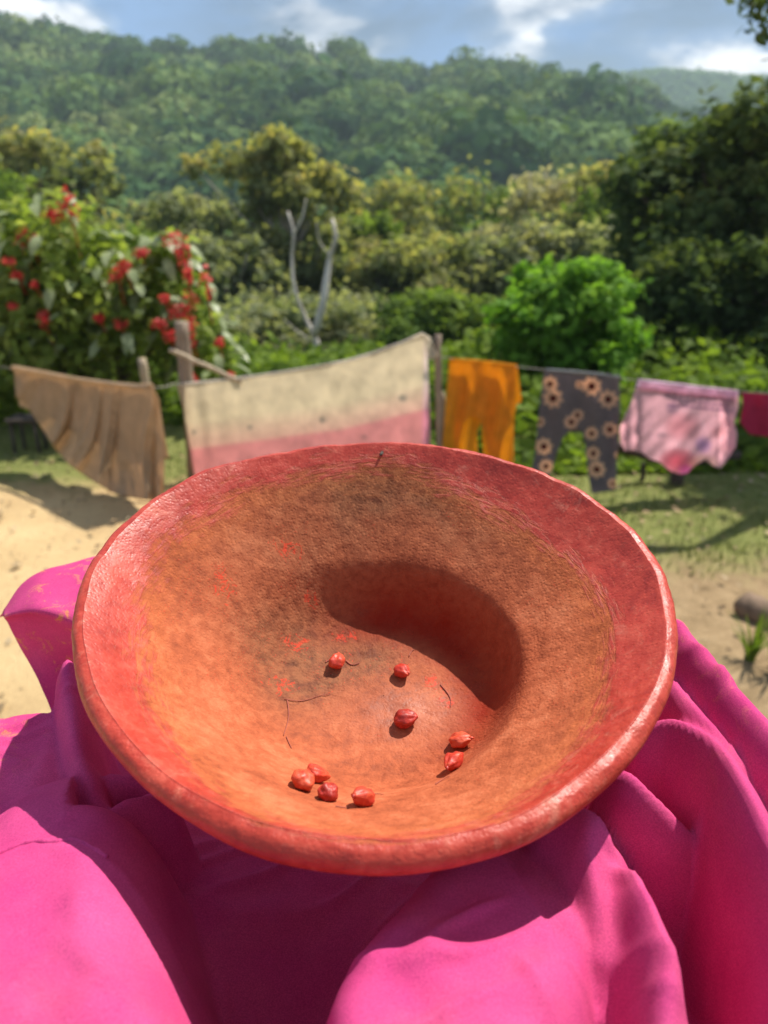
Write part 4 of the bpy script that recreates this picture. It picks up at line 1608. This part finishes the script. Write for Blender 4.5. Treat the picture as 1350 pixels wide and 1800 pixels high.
def pink_cloth():
    root = empty('pink_cloth', (0, .35, -.33), 'hot pink cloth gathered in soft folds underneath the clay bowl', 'cloth')
    O = Vector(root.location)
    xs = np.arange(-.34, .40, .0022)
    ys = np.arange(.04, .66, .0022)
    X, Y = np.meshgrid(xs, ys)
    wob = (vnoise(X, Y, .05, 21) - .5) * .006
    base = -.348 + wob - .03 * smooth01((X - .07) / .04) - .045 * np.exp(-(((X + .045) / .05) ** 2 + ((Y - .24) / .09) ** 2))
    yb = .405 + .13 * smooth01((X + .205) / .04) + (vnoise(X, Y, .08, 22) - .5) * .01
    base = base - 2.2 * np.maximum(0, Y - yb) ** 1.15 - 2.0 * np.maximum(0, X - .20) - 1.2 * np.maximum(0, -X - .30)
    fs = [base]
    # right: outer broad fold
    fs.append(ridge(X, Y, [(1120, 1040, -.235), (1200, 1110, -.232), (1290, 1210, -.236), (1400, 1330, -.240), (1500, 1430, -.25)], .026, .020, 1.8, .05))
    fs.append(ridge(X, Y, [(1150, 1180, -.258), (1200, 1218, -.250), (1265, 1295, -.250), (1330, 1380, -.262)], .010, .010, 2.0, .02))
    fs.append(ridge(X, Y, [(1130, 1280, -.262), (1190, 1268, -.252), (1260, 1310, -.248), (1320, 1400, -.250), (1380, 1540, -.256), (1430, 1760, -.262)], .026, .011, 1.8, .06))
    fs.append(ridge(X, Y, [(1080, 1350, -.272), (1110, 1362, -.268), (1150, 1400, -.276), (1200, 1450, -.290), (1250, 1500, -.312), (1300, 1560, -.345)], .008, .009, 2.0, .02))
    # ridge running down from the near right of the rim
    fs.append(ridge(X, Y, [(1010, 1415, -.262), (1060, 1440, -.256), (1110, 1510, -.256), (1160, 1620, -.258), (1200, 1720, -.260), (1230, 1850, -.262), (1250, 2050, -.264)], .012, .030, 1.8, .045))
    # plateau at bottom centre
    fs.append(ridge(X, Y, [(940, 1480, -.292), (830, 1640, -.272), (760, 1740, -.266), (740, 1850, -.264), (720, 2100, -.264)], .060, .046, 6.0, .05))
    # left lobe
    fs.append(ridge(X, Y, [(120, 1450, -.262), (110, 1560, -.256), (120, 1700, -.254), (140, 1900, -.254), (140, 2200, -.256)], .038, .075, 2.6, .04))
    # small shaded fold at the left of the bowl
    fs.append(ridge(X, Y, [(118, 1168, -.262), (125, 1240, -.262), (140, 1330, -.272), (180, 1430, -.29)], .012, .012, 2.0, .03))
    fs.append(ridge(X, Y, [(140, 1378, -.294), (200, 1368, -.288), (260, 1374, -.292)], .01, .01, 2, .02))
    fs.append(ridge(X, Y, [(150, 1470, -.296), (220, 1420, -.290), (280, 1388, -.292)], .01, .01, 2, .02))
    # far left sheet
    fs.append(ridge(X, Y, [(20, 1300, -.285), (10, 1400, -.285), (-80, 1500, -.285)], .05, .05, 4.0, .03))
    Z = smax(fs, .0013)
    for sd_, ang_, am in ((31, .5, .0034), (33, 1.9, .0028), (35, 2.6, .0022)):
        U_ = X * math.cos(ang_) + Y * math.sin(ang_)
        W_ = -X * math.sin(ang_) + Y * math.cos(ang_)
        nn = vnoise(U_ * .28, W_, .016, sd_)
        mk = smooth01((vnoise(X, Y, .06, sd_ + 1) - .42) * 4)
        Z = Z + am * mk * np.maximum(0, 1 - 5.5 * np.abs(nn - .5))
    Z = Z + (vnoise(X, Y, .03, 23) - .5) * .0022 + (vnoise(X + Y, X - Y, .012, 24) - .5) * .0007
    for pts, dep, w in (([(1080, 1490, -.262), (1092, 1620, -.262), (1102, 1800, -.262), (1108, 2050, -.262)], .017, .0085),
                        ([(1240, 1685, -.262), (1222, 1800, -.262), (1215, 2000, -.262)], .016, .007),
                        ([(540, 1690, -.272), (548, 1850, -.272), (550, 2100, -.272)], .010, .008),
                        ([(60, 1560, -.256), (90, 1680, -.256), (70, 1900, -.256)], .0025, .014),
                        ([(690, 1720, -.268), (780, 1800, -.268), (900, 2000, -.268)], .0018, .012)):
        q = []
        for a, b, c in pts:
            g = at_z(a, b, c)
            q.append((g.x, g.y, c))
        q = [tuple(p) for p in spline(q, 20)]
        d, hz, sd = seg_dist(X, Y, q)
        Z = Z - dep * np.exp(-(d / w) ** 2)
    q = []
    for a, b, c in ((860, 1440, -.275), (885, 1480, -.272), (950, 1580, -.268), (1010, 1690, -.266), (1075, 1810, -.265), (1140, 1980, -.265)):
        g = at_z(a, b, c)
        q.append((g.x, g.y, c))
    q = [tuple(p) for p in spline(q, 60)]
    d, hz, sd = seg_dist(X, Y, q)
    sg = sd * d
    Z = Z + .0042 * np.where(sg < 0, np.exp(sg / .030), np.exp(-sg / .0012))
    Z = np.maximum(Z, -.75)
    # keep clear of the bowl
    P = np.stack([X.ravel() - BC.x, Y.ravel() - BC.y, Z.ravel() - BC.z], 1)
    un = P @ np.array(BN)
    ur = np.sqrt(np.maximum(0, (P ** 2).sum(1) - un ** 2)) / BR
    oz = np.interp(ur, [0, .38, .50, .60, .70, .80, .90, .96, 1.0, 1.03], [-.106, -.104, -.097, -.083, -.065, -.048, -.031, -.020, -.016, 1.0])
    pen = np.where(ur < 1.02, np.maximum(0, un - (oz - .002)), 0)
    Z = Z - pen.reshape(Z.shape) / BN.z
    n_y, n_x = X.shape
    idx = np.arange(n_x * n_y).reshape(n_y, n_x)
    F = np.stack([idx[:-1, :-1].ravel(), idx[:-1, 1:].ravel(), idx[1:, 1:].ravel(), idx[1:, :-1].ravel()], 1)
    V = np.stack([X.ravel() - O.x, Y.ravel() - O.y, Z.ravel() - O.z], 1)
    o = new_obj('draped_folds', V, F, PKM, root, True)
    pw = np.exp(-(((X - .24) / .05) ** 2 + ((Y - .43) / .10) ** 2)) + np.exp(-(((X + .25) / .03) ** 2 + ((Y - .38) / .05) ** 2))
    attr(o, 'powder', np.clip(pw, 0, 1).ravel())
    # overhanging fold at the far left
    rows = [
        [(230, 985, .60), (110, 1010, .60), (20, 1075, .58), (0, 1085, .56)],
        [(220, 968, .56), (130, 988, .555), (55, 1014, .545), (6, 1072, .525)],
        [(215, 1040, .51), (140, 1040, .505), (60, 1040, .51), (4, 1080, .51)],
        [(210, 1120, .475), (145, 1098, .478), (62, 1074, .485), (7, 1086, .50)],
        [(205, 1150, .485), (140, 1125, .490), (65, 1096, .50), (14, 1098, .51)],
        [(190, 1190, .50), (140, 1180, .505), (85, 1160, .51), (45, 1155, .515)],
        [(180, 1260, .47), (150, 1260, .475), (120, 1255, .48), (88, 1240, .485)],
        [(190, 1360, .42), (165, 1360, .425), (140, 1350, .43), (112, 1340, .44)]]
    G_ = [spline([at_y(*q) for q in r_], 34) for r_ in rows]
    cols = [spline([G_[i][j] for i in range(len(rows))], 70) for j in range(34)]
    V = [(p - O)[:] for c in cols for p in c]
    V = [(a + .0012 * noise.noise(Vector((a, b, c)) * 45), b + .001 * noise.noise(Vector((c, b, a)) * 60), c + .0018 * noise.noise(Vector((b, a, c)) * 40)) for a, b, c in V]
    F = [(j * 70 + i, (j + 1) * 70 + i, (j + 1) * 70 + i + 1, j * 70 + i + 1) for j in range(33) for i in range(69)]
    f = new_obj('overhanging_fold', V, F, PKM, root, True)
    attr(f, 'powder', np.full(len(V), .75))
    md = f.modifiers.new('t', 'SOLIDIFY')
    md.thickness = .0012
    # hem seam on the left lobe
    me = o.data

    def zat(x, y):
        i = min(max((x - xs[0]) / .0022, 0), n_x - 2)
        j = min(max((y - ys[0]) / .0022, 0), n_y - 2)
        return float(Z[int(j), int(i)])
    pts = []
    for px, py in ((-20, 1505), (25, 1488), (60, 1478), (95, 1480), (130, 1476), (160, 1488), (188, 1506)):
        q = at_z(px, py, -.262)
        z = zat(q.x, q.y)
        q = at_z(px, py, z)
        pts.append(Vector((q.x, q.y, zat(q.x, q.y) - .0004)) - O)
    P = spline(pts, 40)
    V, F = tube_data(P, [.0013 * (1 + .2 * math.sin(i * 1.3)) for i in range(40)], 8)
    h = new_obj('hem', V, F, PKM, root, True)
    attr(h, 'powder', np.zeros(len(V)))


pink_cloth()

# ------------------------------------------------------------ haze


def haze():
    x, y0, y1, z0, z1 = 1150, -45, 1850, -260, 175
    V = [(-x, y0, z0), (x, y0, z0), (x, y1, z0), (-x, y1, z0), (-x, y0, z1), (x, y0, z1), (x, y1, z1), (-x, y1, z1)]
    F = [(0, 3, 2, 1), (4, 5, 6, 7), (0, 1, 5, 4), (1, 2, 6, 5), (2, 3, 7, 6), (3, 0, 4, 7)]
    m = bpy.data.materials.new('haze_air')
    m.use_nodes = True
    nt = m.node_tree
    nt.nodes.clear()
    v = nd(nt, 'ShaderNodeVolumePrincipled')
    v.inputs['Color'].default_value = (.74, .90, 1.0, 1)
    v.inputs['Density'].default_value = .0005
    v.inputs['Anisotropy'].default_value = 0.0
    out = nd(nt, 'ShaderNodeOutputMaterial')
    lk(nt, v.outputs[0], out.inputs['Volume'])
    o = new_obj('haze', V, F, m)
    tag(o, kind='stuff')


haze()
